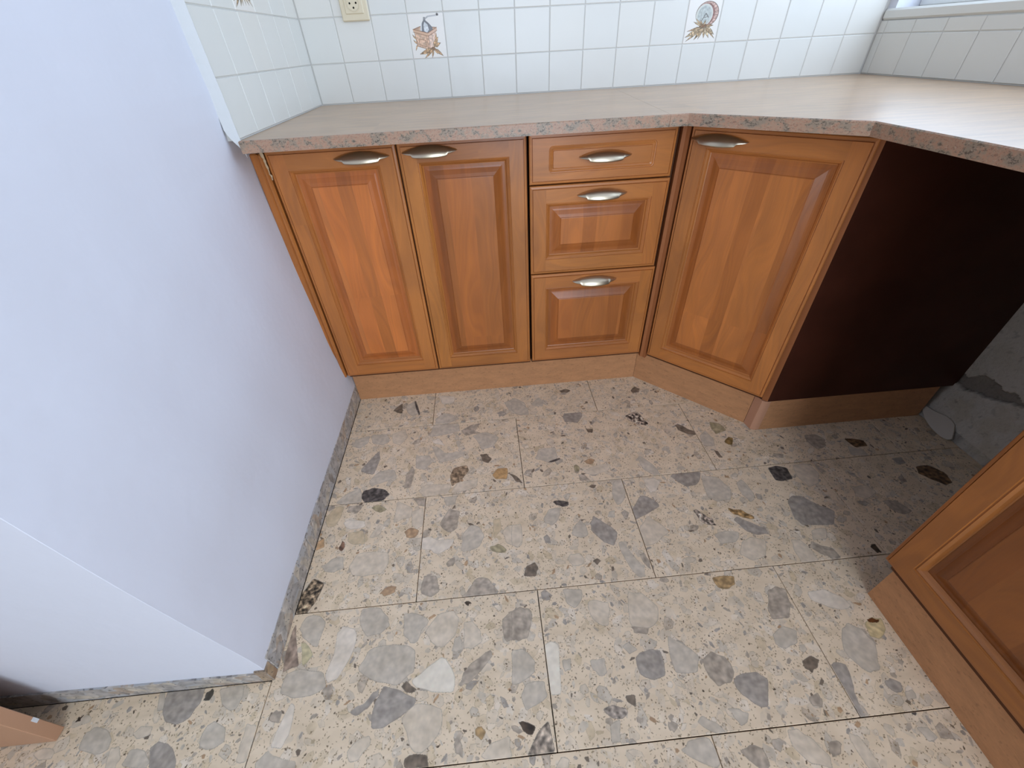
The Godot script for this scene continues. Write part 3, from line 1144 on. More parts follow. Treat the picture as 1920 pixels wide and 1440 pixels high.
func floor_tiles() -> void:
	var ground := get_node("floor")
	var spare: Array = []
	var n := 0
	for k in range(-1, 10):
		var z0 := k * ROW
		var z1 := z0 + ROW
		var x := -3.0 - (0.3 if posmod(k, 2) == 0 else 0.0)
		while x < 1.745:
			var xa := x
			var xb := x + 0.6
			var za := z0
			var zb := z1
			x += 0.6
			if zb < 0.75:
				xa = maxf(xa, -0.2925)
			elif za < 0.744 and xb < -0.29:
				za = 0.7475
			xa = maxf(xa, -3.0)
			xb = minf(xb, 1.745)
			if xb - xa < 0.02:
				continue
			var seen_ := za < 1.03 and za > -0.5 and xa > -1.25
			var t: Material
			if seen_ or spare.size() == 0:
				var s := StandardMaterial3D.new()
				s.resource_name = "terrazzo"
				s.albedo_texture = terrazzo(xa, za, xb - xa, zb - za, n, 1150.0)
				s.roughness = 0.45
				s.metallic_specular = 0.45
				s.detail_enabled = true
				s.detail_blend_mode = BaseMaterial3D.BLEND_MODE_MUL
				s.detail_uv_layer = BaseMaterial3D.DETAIL_UV_1
				s.detail_albedo = mottle()
				t = s
				if xb - xa > 0.55:
					spare.append(s)
			else:
				t = spare[n % spare.size()]
			n += 1
			rng.seed = 400 + n
			var g := 0.0009
			var mb := MB.new()
			mb.us = 1.0 / (xb - xa)
			mb.vs = 1.0 / (zb - za)
			mb.off = Vector2(-xa / (xb - xa), -za / (zb - za))
			mb.cbox(Vector3(xa + g, -0.012, za + g), Vector3(xb - g, 0.0, zb - g), 0.0007)
			var o := put("floor_tile", mb, t, ground)
			o.position.y = rng.randf_range(-0.0004, 0.0)


var mottle_: NoiseTexture2D
func mottle() -> NoiseTexture2D:
	if mottle_ == null:
		mottle_ = noise_tex(61, 0.012, 5, Color(0.91, 0.90, 0.88), Color(1, 1, 1))
	return mottle_


func backsplash() -> void:
	rng.seed = 5
	var gap := 0.0011
	var ys := [0.9022, 1.0149]
	while ys[-1] < 1.7:
		ys.append(ys[-1] + 0.1162)
	# back wall
	var back := get_node("wall_back")
	var xs := [-0.2918]
	for i in 16:
		xs.append(-0.1812 + i * TW)
	xs.append(1.681)
	for j in ys.size() - 1:
		for i in xs.size() - 1:
			var w: float = xs[i + 1] - xs[i] - 2 * gap
			var h: float = ys[j + 1] - ys[j] - 2 * gap
			var m := tile_mat()
			var d := -1
			if j == 1 and i == 3:
				d = 0
			elif j == 1 and i == 11:
				d = 1
			if d >= 0:
				m = decal_mat(d)
			wall_tile(back, w, h, Vector3(xs[i] + gap, ys[j] + gap, -0.738), 0.0, m, d >= 0)
	# partition, on a bed that stands proud of the plaster
	var left := get_node("wall_left")
	var bed := MB.new()
	bed.box(Vector3(-0.335, 0.9008, -0.7395), Vector3(-0.2945, 1.73, -0.0535))
	put("tile_bed", bed, M.grout, left)
	var zs := [-0.0522, -0.164, -0.2815, -0.399, -0.5165, -0.634, -0.7378]
	for j in ys.size() - 1:
		for i in zs.size() - 1:
			var w: float = zs[i] - zs[i + 1] - 2 * gap
			var h: float = ys[j + 1] - ys[j] - 2 * gap
			var m := tile_mat()
			var d: bool = j == 2 and i == 2
			if d:
				m = decal_mat(2)
			wall_tile(left, w, h, Vector3(-0.2928, ys[j] + gap, zs[i] - gap), PI / 2, m, d)
	# right wall: one full course and a cut one under the sill
	var right := get_node("wall_right")
	var bed2 := MB.new()
	bed2.box(Vector3(1.6858, 0.9008, -0.7395), Vector3(1.70, 1.049, 1.62))
	put("tile_bed", bed2, M.grout, right)
	var zr := [-0.7365, -0.7064]
	while zr[-1] < 1.55:
		zr.append(zr[-1] + 0.1177)
	var yr := [0.9022, 1.0149, 1.0485]
	for j in 2:
		for i in zr.size() - 1:
			wall_tile(right, zr[i + 1] - zr[i] - 2 * gap, yr[j + 1] - yr[j] - 2 * gap, Vector3(1.684, yr[j] + gap, zr[i] + gap), -PI / 2, tile_mat())


func decal_mat(which: int) -> StandardMaterial3D:
	rng.seed = 90 + which
	var m := StandardMaterial3D.new()
	m.resource_name = "decorated_tile"
	m.albedo_texture = decal_tex(which, Color(0.88, 0.885, 0.87))
	m.roughness = 0.3
	return m


# ------------------------------------------------------------------ cabinets and worktop
func joinery() -> void:
	var y0 := 0.1477
	var y1 := 0.8635
	# two-door cabinet beside the partition
	var a := thing("base_cabinet", "two-door wooden base cabinet in the corner beside the partition wall", "cabinet", Vector3(0, 0, 0))
	put("body", prism_of([[-0.290, -0.73], [0.3735, -0.73], [0.3735, ZD - 0.0235], [-0.290, ZD - 0.0235]], 0.1290, 0.872), M.carcass, a)
	var f := MB.new()
	f.us = 1.56
	f.vs = 0.78
	f.col = Color(0.82, 0.77, 0.72)
	f.cbox(Vector3(-0.3245, y0 - 0.003, ZD - 0.024), Vector3(-0.3050, y1 - 0.003, ZD + 0.0003), 0.003)
	f.cbox(Vector3(-0.3055, y0 - 0.004, ZD - 0.024), Vector3(-0.2925, y1 - 0.004, ZD + 0.0015), 0.004)
	put("filler_strip", f, M.wood, a)
	var d1 := framed_front(a, "door", 0.3240, y1 - y0, Vector3(-0.2880, y0, ZD), 0.0, 101)
	handle(d1, -0.0515 + 0.2880, 0.8385 - y0)
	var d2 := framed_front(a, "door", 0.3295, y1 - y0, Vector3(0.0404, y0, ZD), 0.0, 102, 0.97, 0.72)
	handle(d2, 0.1213 - 0.0404, 0.8425 - y0)
	torn_veneer(a)
	# drawers
	var b := thing("drawer_cabinet", "narrow wooden base cabinet with three stacked drawers", "cabinet")
	put("body", prism_of([[0.3775, -0.73], [0.7800, -0.73], [0.7800, ZD - 0.0235], [0.3775, ZD - 0.0235]], 0.1290, 0.872), M.carcass, b)
	var w1 := slab_front(b, "drawer", 0.3900, y1 - 0.7440, Vector3(0.3770, 0.7440, ZD), 111)
	handle(w1, 0.5790 - 0.3770, 0.8065 - 0.7440)
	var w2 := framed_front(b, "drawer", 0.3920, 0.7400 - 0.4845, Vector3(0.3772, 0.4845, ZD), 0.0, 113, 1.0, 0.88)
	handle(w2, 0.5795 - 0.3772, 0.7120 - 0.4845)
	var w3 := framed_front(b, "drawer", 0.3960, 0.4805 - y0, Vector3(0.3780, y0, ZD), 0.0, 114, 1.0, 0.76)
	handle(w3, 0.5800 - 0.3780, 0.4540 - y0)
	# corner unit set across the corner
	var n := -0.6446
	var on := func(t: float, back: float) -> Array:
		return [(t - (n - back)) / 1.41421, (t + (n - back)) / 1.41421]
	var c := thing("corner_cabinet", "angled wooden corner cabinet with one tall panelled door", "cabinet")
	var p0: Array = on.call(0.470, 0.0235)
	var p1: Array = on.call(0.8740, 0.0235)
	put("body", prism_of([[0.7815, -0.73], [1.715, -0.73], [1.715, 0.1395], [p1[0], 0.1395], p1, p0, [0.7815, p0[1]]], 0.1290, 0.872), M.carcass, c)
	var fp: Array = on.call(0.4640, 0.006)
	var fq: Array = on.call(0.4745, 0.0035)
	var fr: Array = on.call(0.4745, 0.0220)
	put("corner_post", prism_of([[0.7795, ZD - 0.005], fp, fq, fr, [0.7795, ZD - 0.020]], 0.1290, 0.870), M.edge_band, c)
	# the side panel: dark face to the gap, pale edge to the front; it stands slightly out of plumb
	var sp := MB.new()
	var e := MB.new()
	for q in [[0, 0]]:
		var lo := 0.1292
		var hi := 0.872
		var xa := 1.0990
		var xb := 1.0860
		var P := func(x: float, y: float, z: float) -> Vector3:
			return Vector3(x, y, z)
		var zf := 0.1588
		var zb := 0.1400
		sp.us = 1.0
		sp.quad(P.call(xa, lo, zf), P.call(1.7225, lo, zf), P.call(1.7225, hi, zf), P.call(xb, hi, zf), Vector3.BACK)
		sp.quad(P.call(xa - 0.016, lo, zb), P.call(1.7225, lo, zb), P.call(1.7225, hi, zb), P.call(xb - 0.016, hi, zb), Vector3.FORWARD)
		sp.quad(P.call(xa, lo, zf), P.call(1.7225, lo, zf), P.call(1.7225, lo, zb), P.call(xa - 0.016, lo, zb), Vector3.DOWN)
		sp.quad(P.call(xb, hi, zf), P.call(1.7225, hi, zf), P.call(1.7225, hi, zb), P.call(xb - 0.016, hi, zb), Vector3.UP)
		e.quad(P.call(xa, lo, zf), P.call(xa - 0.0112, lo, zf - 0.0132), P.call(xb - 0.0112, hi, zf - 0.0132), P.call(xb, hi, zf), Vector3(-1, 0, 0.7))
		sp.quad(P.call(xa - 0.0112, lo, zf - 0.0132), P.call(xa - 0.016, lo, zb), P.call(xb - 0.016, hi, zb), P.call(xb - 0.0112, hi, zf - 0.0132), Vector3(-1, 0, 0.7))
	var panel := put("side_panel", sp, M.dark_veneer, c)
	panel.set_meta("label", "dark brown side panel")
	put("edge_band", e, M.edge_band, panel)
	var dp: Array = on.call(0.4795, 0.0)
	var d3 := framed_front(c, "door", 0.3920, y1 - y0, Vector3(dp[0], y0, dp[1]), -PI / 4, 121)
	handle(d3, 0.5525 - 0.4795, 0.8375 - y0)
	# cabinet on the right run, facing the partition
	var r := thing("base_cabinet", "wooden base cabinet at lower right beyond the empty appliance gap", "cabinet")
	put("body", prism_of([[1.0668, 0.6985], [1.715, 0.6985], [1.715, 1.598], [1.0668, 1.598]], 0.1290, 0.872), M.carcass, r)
	var d4 := framed_front(r, "door", 0.4480, y1 - y0 - 0.006, Vector3(1.0430, y0 + 0.009, 0.6890), -PI / 2, 133, 0.80, 0.52)  # frame and panel tinted darker: shade on this side put into the colour
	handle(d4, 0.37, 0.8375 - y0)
	var d5 := framed_front(r, "door", 0.4480, y1 - y0 - 0.006, Vector3(1.0430, y0 + 0.009, 1.1410), -PI / 2, 134, 0.80, 0.52)  # same darker tints, with shade put into the wood colour
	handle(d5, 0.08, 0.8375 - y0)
	# plinths
	var g := "plinth boards under the cabinets"
	var k := prism_of([[-0.2915, -0.1748], [0.7848, -0.1748], [0.7780, -0.1908], [-0.2915, -0.1908]], 0.0, 0.1284)
	tag(put("plinth_board", k, M.plinth_laminate), "long pale wood plinth board under the doors and drawers", "plinth", g)
	var k2 := prism_of([[0.7856, -0.1748], [1.0810, 0.1206], [1.0924, 0.1093], [0.7900, -0.1930]], 0.0, 0.1284)
	tag(put("plinth_board", k2, M.plinth_laminate), "short pale plinth board set at an angle under the corner door", "plinth", g)
	var k3 := thing("plinth_board", "plinth board under the dark side panel with a rounded corner cap", "plinth", Vector3.ZERO, 0.0, g)
	put("board", prism_of([[1.1130, 0.1588], [1.676, 0.1588], [1.676, 0.1418], [1.1130, 0.1418]], 0.0, 0.1284), M.plinth_laminate, k3)
	var o := [[1.0820, 0.1210]]
	for i in 9:
		var t := i / 8.0
		var an := lerpf(PI * 0.75, PI * 0.5, t)
		# rounded from the diagonal into the side
		o.append([1.1050 + cos(an) * 0.026, 0.1330 + sin(an) * 0.026])
	o += [[1.1125, 0.1590], [1.1125, 0.1440], [1.0950, 0.1120]]
	put("corner_cap", prism_of(o, 0.0, 0.1280), M.plinth_cap, k3)
	var k4 := prism_of([[1.0826, 0.6990], [1.0826, 1.598], [1.0990, 1.598], [1.0990, 0.6990]], 0.0, 0.1284)
	tag(put("plinth_board", k4, M.plinth_laminate), "plinth board under the cabinet at lower right", "plinth", g)
	# worktop
	var w := thing("worktop", "pinkish granite worktop turning the corner with a dusty polished top", "worktop")
	var s1 := slab([[-0.2955, -0.7375], [0.7568, -0.7375], [0.7035, -0.046], [-0.2955, -0.046]], 0.8752, 0.9008, [0, 1])
	var s2 := slab([[0.7040, -0.046], [0.7573, -0.7375], [1.6835, -0.7375], [1.6835, 1.60], [1.0120, 1.60], [1.0120, 0.1950], [0.7480, -0.046]], 0.8752, 0.9008, [0, 1, 2])
	put("slab", s1, M.granite_edge, w).set_surface_override_material(1, M.granite_top)
	put("slab", s2, M.granite_edge, w).set_surface_override_material(1, M.granite_top)


func torn_veneer(parent: Node3D) -> void:
	rng.seed = 71
	var mb := MB.new()
	var prev: Array = []
	for i in 15:
		var t := i / 14.0
		var y := lerpf(0.868, 0.800, t)
		var x := lerpf(-0.2935, -0.2880, t)
		var w := 0.0045 * (1.0 - t * 0.7) + rng.randf_range(-0.0012, 0.0012)
		var z := ZD + 0.003 + rng.randf_range(-0.0015, 0.003)
		var row := [Vector3(x - w, y, z - 0.004), Vector3(x, y, z + 0.002), Vector3(x + w, y, z - 0.003)]
		if prev:
			for j in 2:
				mb.quad(prev[j], prev[j + 1], row[j + 1], row[j], Vector3.BACK)
		prev = row
	put("torn_veneer", mb, M.raw_wood, parent).set_meta("label", "splintered pale veneer at the top of the filler strip")


# ------------------------------------------------------------------ small things
func small_things() -> void:
	# socket on the tiles
	var s := thing("wall_outlet", "cream plastic wall socket with three holes on the tiled back wall", "socket", Vector3(-0.1088, 1.1627, -0.738))
	var pl := MB.new()
	pl.cbox(Vector3(-0.0430, -0.0438, 0.0), Vector3(0.0430, 0.0438, 0.009), 0.0028)
	var plate := put("cover_plate", pl, M.outlet_plastic, s)
	var fr := MB.new()
	fr.cbox(Vector3(-0.0290, -0.0270, 0.007), Vector3(0.0290, 0.0290, 0.0112), 0.0022)
	put("socket_insert", fr, M.outlet_plastic, s)
	var ring := MB.new()
	var n := 32
	for i in n:
		var a := TAU * i / n
		var b := TAU * (i + 1) / n
		var P := func(r: float, t: float, z: float) -> Vector3:
			return Vector3(cos(t) * r, sin(t) * r - 0.001, z)
		for q in [[0.0205, 0.0110, 0.0200, 0.0128], [0.0200, 0.0128, 0.0188, 0.0128], [0.0188, 0.0128, 0.0180, 0.0108], [0.0180, 0.0116, 0.0, 0.0116]]:
			ring.quad(P.call(q[0], a, q[1]), P.call(q[0], b, q[1]), P.call(q[2], b, q[3]), P.call(q[2], a, q[3]), Vector3(cos(a) * 0.2, sin(a) * 0.2, 1))
	put("socket_face", ring, M.outlet_plastic, s)
	for h in [Vector3(-0.0100, -0.0012, 0), Vector3(0.0095, -0.0008, 0), Vector3(-0.0003, -0.0118, 0)]:
		var c := CylinderMesh.new()
		c.top_radius = 0.0026
		c.bottom_radius = 0.0026
		c.height = 0.002
		c.radial_segments = 16
		var o := put("socket_hole", c, M.dark_hole, s)
		o.position = Vector3(h.x, h.y, 0.0111)
		o.rotation.x = PI / 2
	# a flake fallen from the wall, leaning at its foot
	var mm := [[0.1515, 0.043], [0.162, 0.052], [0.178, 0.053], [0.200, 0.058], [0.2187, 0.066], [0.238, 0.066], [0.252, 0.060], [0.266, 0.042], [0.2815, 0.018], [0.2760, 0.006], [0.2600, 0.001], [0.2485, 0.001], [0.232, 0.002], [0.2129, 0.006], [0.197, 0.012], [0.182, 0.020], [0.165, 0.032]]
	var fl := MB.new()
	var pts := PackedVector2Array()
	for q in mm:
		pts.append(Vector2(q[0], q[1]))
	var lean := func(q: Vector2, d: float) -> Vector3:
		return Vector3(1.668 + q.y * 0.45 - d, q.y * 0.72 + d * 0.4, 0.212 + (q.x - 0.212) * 1.06 - 0.002)
	var t := Geometry2D.triangulate_polygon(pts)
	for k in range(0, t.size(), 3):
		fl.tri(lean.call(pts[t[k]], 0.0045), lean.call(pts[t[k + 1]], 0.0045), lean.call(pts[t[k + 2]], 0.0045), Vector3(-1, 0.3, 0))
		fl.tri(lean.call(pts[t[k]], 0.0), lean.call(pts[t[k + 1]], 0.0), lean.call(pts[t[k + 2]], 0.0), Vector3(1, -0.3, 0))
	var mid := Vector2(0.215, 0.033)
	for i in pts.size():
		var j := (i + 1) % pts.size()
		var out := (pts[i] + pts[j]) / 2.0 - mid
		fl.quad(lean.call(pts[i], 0.0), lean.call(pts[j], 0.0), lean.call(pts[j], 0.0045), lean.call(pts[i], 0.0045), Vector3(0, out.y, out.x))
	tag(put("plaster_flake", fl, M.flake), "pale fallen plaster flake leaning at the foot of the right wall", "plaster flake")
	# door leaf standing open, parallel to the partition's end
	var dr := node_struct("door_1", "wooden door leaf standing open close to the partition end at lower left", "door")
	var leaf_ := MB.new()
	leaf_.us = 1.56
	leaf_.vs = 0.78
	leaf_.col = Color(0.98, 0.92, 0.86)
	leaf_.cbox(Vector3(-1.50, 0.002, 0.7915), Vector3(-0.7025, 2.05, 0.8145), 0.0012)
	put("door_leaf", leaf_, M.door_wood, dr)
	var chip_ := MB.new()
	chip_.cbox(Vector3(-0.7030, 0.070, 0.7920), Vector3(-0.7017, 0.085, 0.7985), 0.0003)
	put("paint_chip", chip_, M.caulk, dr).set_meta("label", "white paint chip on the door edge")


func trace_stones() -> void:
	chip("lg", [-267, 42, -221, 28, -220, 60, -243, 82, -268, 70])
	chip("lg", [-215, 26, -161, 26, -146, 63, -167, 76, -201, 66])
	chip("lw", [-141, 32, -97, 11, -85, 51, -107, 83, -131, 71])
	chip("lg", [7, -3, 93, 7, 96, 44, -8, 60])
	chip("mg", [103, 42, 137, 19, 170, 13, 146, 60, 118, 66])
	chip("lg", [143, 72, 188, 59, 233, 89, 208, 129, 172, 137, 164, 106])
	chip("w", [3, 77, 25, 69, 48, 107, 13, 91])
	chip("lg", [5, 105, 23, 107, 51, 140, 118, 137, 110, 159, 57, 173, 36, 176])
	chip("dg", [167, 160, 189, 159, 204, 181, 192, 197, 175, 186])
	chip("lg", [-46, 141, -2, 143, 13, 170, -15, 200, -41, 192])
	chip("g", [-223, 182, -174, 102, -166, 138, -176, 203])
	chip("lg", [-184, 228, -161, 194, -115, 189, -101, 222, -145, 238, -173, 248])
	chip("mg", [-71, 267, -69, 215, -55, 182, -44, 202, -51, 264])
	chip("k", [-198, 287, -194, 263, -167, 256, -133, 265, -114, 284, -127, 302, -150, 309, -182, 307])
	chip("br", [72, 237, 82, 206, 123, 200, 129, 222, 102, 261, 78, 276])
	chip("or", [205, 247, 221, 225, 253, 225, 248, 267, 215, 264])
	chip("dg", [256, 247, 278, 260, 296, 290, 276, 280])
	chip("lw", [-24, 282, -1, 262, 74, 268, 66, 297, -6, 305])
	chip("lw", [75, 300, 98, 265, 157, 254, 152, 286, 115, 297])
	chip("lg", [-272, 298, -242, 267, -209, 251, -194, 304, -245, 310])
	chip("y", [-268, 312, -243, 317, -252, 376, -274, 380, -288, 350])
	chip("mg", [-231, 334, -227, 316, -188, 316, -199, 340])
	chip("gy", [-160, 328, -144, 319, -113, 338, -131, 347])
	chip("w", [-231, 370, -221, 362, -173, 371, -166, 387, -188, 393, -219, 388])
	chip("y", [-212, 405, -171, 401, -158, 443, -185, 442, -206, 430])
	chip("lw", [-87, 385, -85, 313, -38, 342, -39, 373, -62, 375])
	chip("lw", [-37, 355, -6, 345, -2, 403, -19, 413, -32, 399])
	chip("tan", [-51, 418, -35, 407, -11, 418, -21, 438, -43, 435])
	chip("mg", [-38, 309, -1, 313, 1, 341, -19, 334])
	chip("lg", [55, 315, 95, 314, 88, 342, 64, 344])
	chip("mg", [49, 400, 73, 356, 104, 368, 96, 421, 75, 432, 56, 417])
	chip("lg", [110, 490, 113, 444, 135, 417, 158, 424, 172, 454, 157, 484, 117, 493])
	chip("y", [200, 407, 219, 405, 221, 439, 201, 467])
	chip("lw", [224, 447, 244, 429, 278, 432, 274, 488, 261, 497, 233, 480])
	chip("gy", [189, 487, 211, 482, 232, 501, 217, 507, 192, 499])
	chip("w", [-2, 444, 20, 440, 43, 454, 89, 455, 77, 479, 49, 494, 27, 478, 3, 474])
	chip("mg", [72, 520, 92, 507, 89, 529, 76, 531])
	chip("lw", [-186, 505, -172, 473, -136, 469, -89, 476, -84, 504, -98, 531, -145, 534, -174, 527])
	chip("lg", [-261, 497, -235, 478, -210, 476, -201, 507, -225, 515, -247, 511])
	chip("lw", [-270, 416, -253, 405, -244, 426, -261, 431])
	chip("o2", [-289, 422, -276, 415, -269, 440, -289, 449])
	chip("dg", [-154, -94, -124, -131, -119, -75, -137, -81])
	chip("lg", [-107, -117, -79, -137, -57, -67, -80, -56, -100, -80])
	chip("k", [-79, -133, -74, -138, -51, -63, -57, -61])
	chip("lg", [265, -85, 305, -107, 338, -76, 349, -20, 321, -9, 284, -31])
	chip("w", [12, -156, 75, -144, 71, -110, 30, -108])
	chip("lg", [10, -27, 38, -55, 68, -44, 95, -20, 55, -1, 9, -3])
	chip("lw", [-148, 424, -125, 385, -113, 391, -120, 415, -137, 426])
	chip("dk2", [-227, 448, -222, 427, -212, 446, -218, 458])
	chip("lg", [294, -89, 323, -78, 349, -38, 348, -8, 307, -18, 289, -38])
	chip("lg", [364, -65, 397, -99, 411, -74, 405, -49, 376, -53])
	chip("dg", [481, -127, 506, -134, 523, -122, 507, -112, 487, -115])
	chip("g", [469, 16, 482, -3, 535, 1, 538, 21, 515, 52, 488, 42, 473, 44])
	chip("dg", [537, 72, 545, 89, 561, 88, 555, 106, 542, 103])
	chip("gm", [691, 40, 719, 27, 742, 33, 748, 65, 758, 86, 754, 98, 720, 84, 698, 65])
	chip("dg", [846, 106, 859, 101, 882, 130, 904, 142, 896, 157, 874, 151, 850, 129])
	chip("dg", [751, -92, 773, -113, 787, -99, 778, -81, 756, -77])
	chip("lg", [347, 198, 363, 159, 417, 157, 418, 203, 390, 219])
	chip("k", [385, 218, 395, 212, 423, 204, 426, 209, 399, 218])
	chip("lg", [674, 236, 684, 226, 702, 250, 720, 284, 721, 305, 701, 303, 679, 280])
	chip("mg", [473, 277, 485, 278, 508, 309, 493, 302, 475, 290])
	chip("gy", [465, 242, 473, 237, 481, 249, 476, 264, 466, 261])
	chip("tan", [501, 227, 520, 218, 536, 225, 524, 240, 508, 236])
	chip("lw", [493, 264, 539, 248, 582, 247, 567, 272, 522, 283, 499, 275])
	chip("g", [751, 314, 775, 306, 846, 309, 835, 333, 814, 353, 784, 357, 764, 335])
	chip("lg", [567, 328, 582, 310, 601, 309, 596, 360, 581, 386, 562, 396, 557, 370])
	chip("w", [666, 319, 697, 315, 712, 330, 689, 361, 671, 366, 664, 339])
	chip("g", [598, 420, 635, 376, 652, 376, 678, 402, 678, 415, 631, 436, 601, 448])
	chip("k", [379, 367, 392, 363, 422, 371, 422, 380, 404, 385, 386, 376])
	chip("lg", [344, 418, 364, 390, 397, 389, 389, 414, 364, 442, 346, 431])
	chip("lg", [415, 468, 445, 433, 456, 451, 457, 480, 437, 486, 417, 476])
	chip("g", [473, 445, 485, 425, 509, 449, 538, 481, 519, 518, 495, 504, 471, 469])
	chip("lg", [532, 515, 545, 509, 559, 548, 578, 586, 575, 606, 555, 604, 540, 564])
	chip("mg", [579, 550, 591, 546, 597, 570, 594, 591, 583, 572])
	chip("gm", [770, 438, 782, 437, 794, 454, 810, 468, 812, 489, 788, 483, 776, 469])
	chip("gb", [869, 440, 903, 451, 924, 470, 924, 481, 899, 474, 875, 460])
	chip("g", [868, 479, 882, 470, 911, 494, 939, 511, 937, 527, 907, 527, 885, 513])
	chip("lg", [936, 360, 956, 350, 964, 387, 964, 410, 942, 428, 932, 402])
	chip("lg", [795, 516, 828, 509, 862, 515, 842, 540, 801, 543])
	chip("lw", [859, 542, 886, 533, 920, 544, 896, 586, 857, 593, 836, 573])
	chip("gy", [969, 105, 1000, 119, 1007, 148, 965, 162, 962, 140])
	chip("oc", [978, 197, 1000, 180, 1011, 186, 995, 214, 978, 203])
	chip("dg", [927, 229, 937, 236, 940, 261, 930, 260])
	chip("dg", [506, 319, 517, 322, 509, 331, 496, 325])
	chip("lg", [909, 165, 937, 143, 947, 181, 936, 210, 904, 206])
	chip("lw", [399, 532, 421, 530, 432, 546, 425, 560, 401, 561, 390, 542])
	chip("lw", [252, 430, 277, 428, 275, 481, 261, 495, 247, 486])
	chip("dg", [271, 575, 280, 552, 302, 543, 309, 558, 301, 578])
	chip("g", [336, 475, 346, 468, 352, 493, 338, 491])
	chip("dg", [454, 555, 466, 549, 471, 557, 462, 565])
	chip("lg", [533, 417, 549, 414, 543, 435, 525, 431])
	chip("lw", [603, 475, 637, 441, 662, 469, 678, 495, 632, 522, 601, 526])
	chip("lg", [843, 324, 889, 334, 907, 381, 892, 411, 850, 416, 830, 400])
	chip("gm2", [-293, 569, -273, 528, -241, 544, -252, 589, -265, 613, -289, 612])
	chip("tan", [-93, 583, -78, 569, -54, 570, -56, 583, -81, 590])
	chip("mg", [11, 570, 15, 550, 46, 553, 56, 591, 35, 603, 12, 593])
	chip("mg", [112, 612, 138, 586, 152, 569, 179, 573, 198, 605, 194, 611, 151, 616])
	chip("lg", [-270, 648, -262, 622, -233, 622, -213, 639, -216, 665, -218, 690, -239, 679, -258, 666])
	chip("w", [-178, 666, -169, 652, -139, 661, -131, 684, -138, 721, -156, 757, -175, 763, -184, 747, -174, 707])
	chip("lg", [-130, 644, -129, 617, -87, 618, -64, 642, -58, 660, -77, 675, -108, 678])
	chip("lg", [-26, 639, -4, 638, 31, 654, 31, 668, 19, 676, 12, 700, -3, 702, -21, 683])
	chip("lw", [29, 682, 58, 647, 93, 642, 106, 661, 97, 697, 71, 718, 46, 706])
	chip("lw", [119, 671, 138, 670, 156, 692, 160, 714, 137, 727, 119, 724])
	chip("mg", [210, 674, 234, 655, 229, 718, 216, 720, 210, 700])
	chip("lg", [-113, 741, -96, 709, -73, 703, -15, 706, 8, 719, 9, 760, -10, 771, -26, 781, -70, 770, -109, 749])
	chip("lg", [-273, 773, -271, 739, -244, 732, -192, 742, -178, 770, -203, 782, -242, 784])
	chip("y2", [-257, 680, -248, 679, -224, 705, -233, 720, -242, 723])
	chip("w2", [8, 775, 43, 753, 69, 738, 84, 750, 99, 776, 97, 804, 55, 800, 17, 788])
	chip("mg", [108, 794, 120, 770, 155, 746, 178, 734, 182, 746, 160, 767, 131, 791, 114, 795])
	chip("dg", [-13, 785, -4, 776, 18, 792, 15, 796, -2, 795])
	chip("g", [-66, 847, -67, 819, -58, 795, -51, 781, -19, 791, 19, 809, 15, 822, -13, 837, -41, 850, -59, 851])
	chip("g", [-113, 817, -89, 808, -75, 791, -62, 784, -62, 797, -75, 809, -96, 825, -109, 823])
	chip("lw", [-7, 840, 20, 818, 51, 823, 74, 832, 75, 860, 55, 885, 38, 896, 17, 887])
	chip("mg", [-280, 813, -271, 803, -259, 806, -258, 824, -274, 820])
	chip("w", [-261, 861, -252, 820, -244, 794, -234, 800, -231, 843, -239, 865])
	chip("lw", [-106, 881, -88, 866, -68, 862, -65, 876, -84, 896, -99, 897])
	chip("mg", [102, 889, 108, 880, 116, 892, 118, 910, 105, 901])
	chip("lw", [154, 911, 173, 895, 210, 886, 212, 918, 172, 918])
	chip("oc2", [144, 870, 155, 867, 163, 876, 155, 887, 144, 878])
	chip("dg", [9, 915, 8, 902, 26, 898, 49, 901, 53, 919])
	chip("lg", [-281, 883, -264, 867, -236, 881, -206, 887, -203, 897, -278, 891])
	chip("br2", [-284, 713, -286, 675, -283, 635, -262, 694, -249, 724, -281, 733])
	chip("dk", [120, 626, 128, 624, 136, 629, 128, 633])
	chip("lg", [92, 727, 98, 703, 110, 699, 115, 726, 101, 730])
	chip("mg", [233, 658, 253, 650, 275, 656, 280, 672, 265, 716, 244, 721, 229, 718])
	chip("w2", [301, 736, 316, 730, 332, 739, 323, 827, 301, 827])
	chip("lw", [418, 655, 435, 651, 465, 660, 465, 675, 453, 709, 430, 701, 418, 682])
	chip("lg", [363, 618, 408, 623, 403, 647, 384, 664, 367, 650])
	chip("g", [496, 780, 508, 771, 533, 766, 553, 770, 548, 815, 520, 821, 496, 808])
	chip("lg", [581, 743, 607, 762, 632, 788, 617, 816, 572, 813, 572, 782])
	chip("mg", [638, 796, 664, 783, 688, 796, 693, 823, 679, 839, 650, 844, 639, 826])
	chip("g", [685, 839, 706, 829, 739, 828, 756, 843, 731, 886, 710, 880, 690, 860])
	chip("lg", [397, 774, 427, 773, 426, 799, 410, 804, 399, 791])
	chip("lg", [336, 768, 354, 767, 350, 787, 338, 789])
	chip("dg", [455, 844, 473, 844, 469, 862, 456, 853])
	chip("mg", [505, 717, 524, 721, 543, 723, 535, 735, 509, 730])
	chip("lg", [474, 755, 488, 748, 504, 763, 485, 769])
	chip("gm3", [404, 861, 425, 857, 448, 863, 448, 873, 430, 879, 410, 870])
	chip("dk", [231, 867, 238, 866, 262, 876, 254, 888, 239, 880])
	chip("g2", [242, 918, 268, 885, 289, 870, 295, 917, 263, 919])
	chip("lg", [240, 824, 253, 804, 290, 803, 293, 829, 271, 840, 248, 849])
	chip("mg", [526, 893, 533, 892, 542, 897, 531, 908, 524, 904])
	chip("lg", [583, 898, 596, 889, 618, 902, 629, 917, 604, 914])
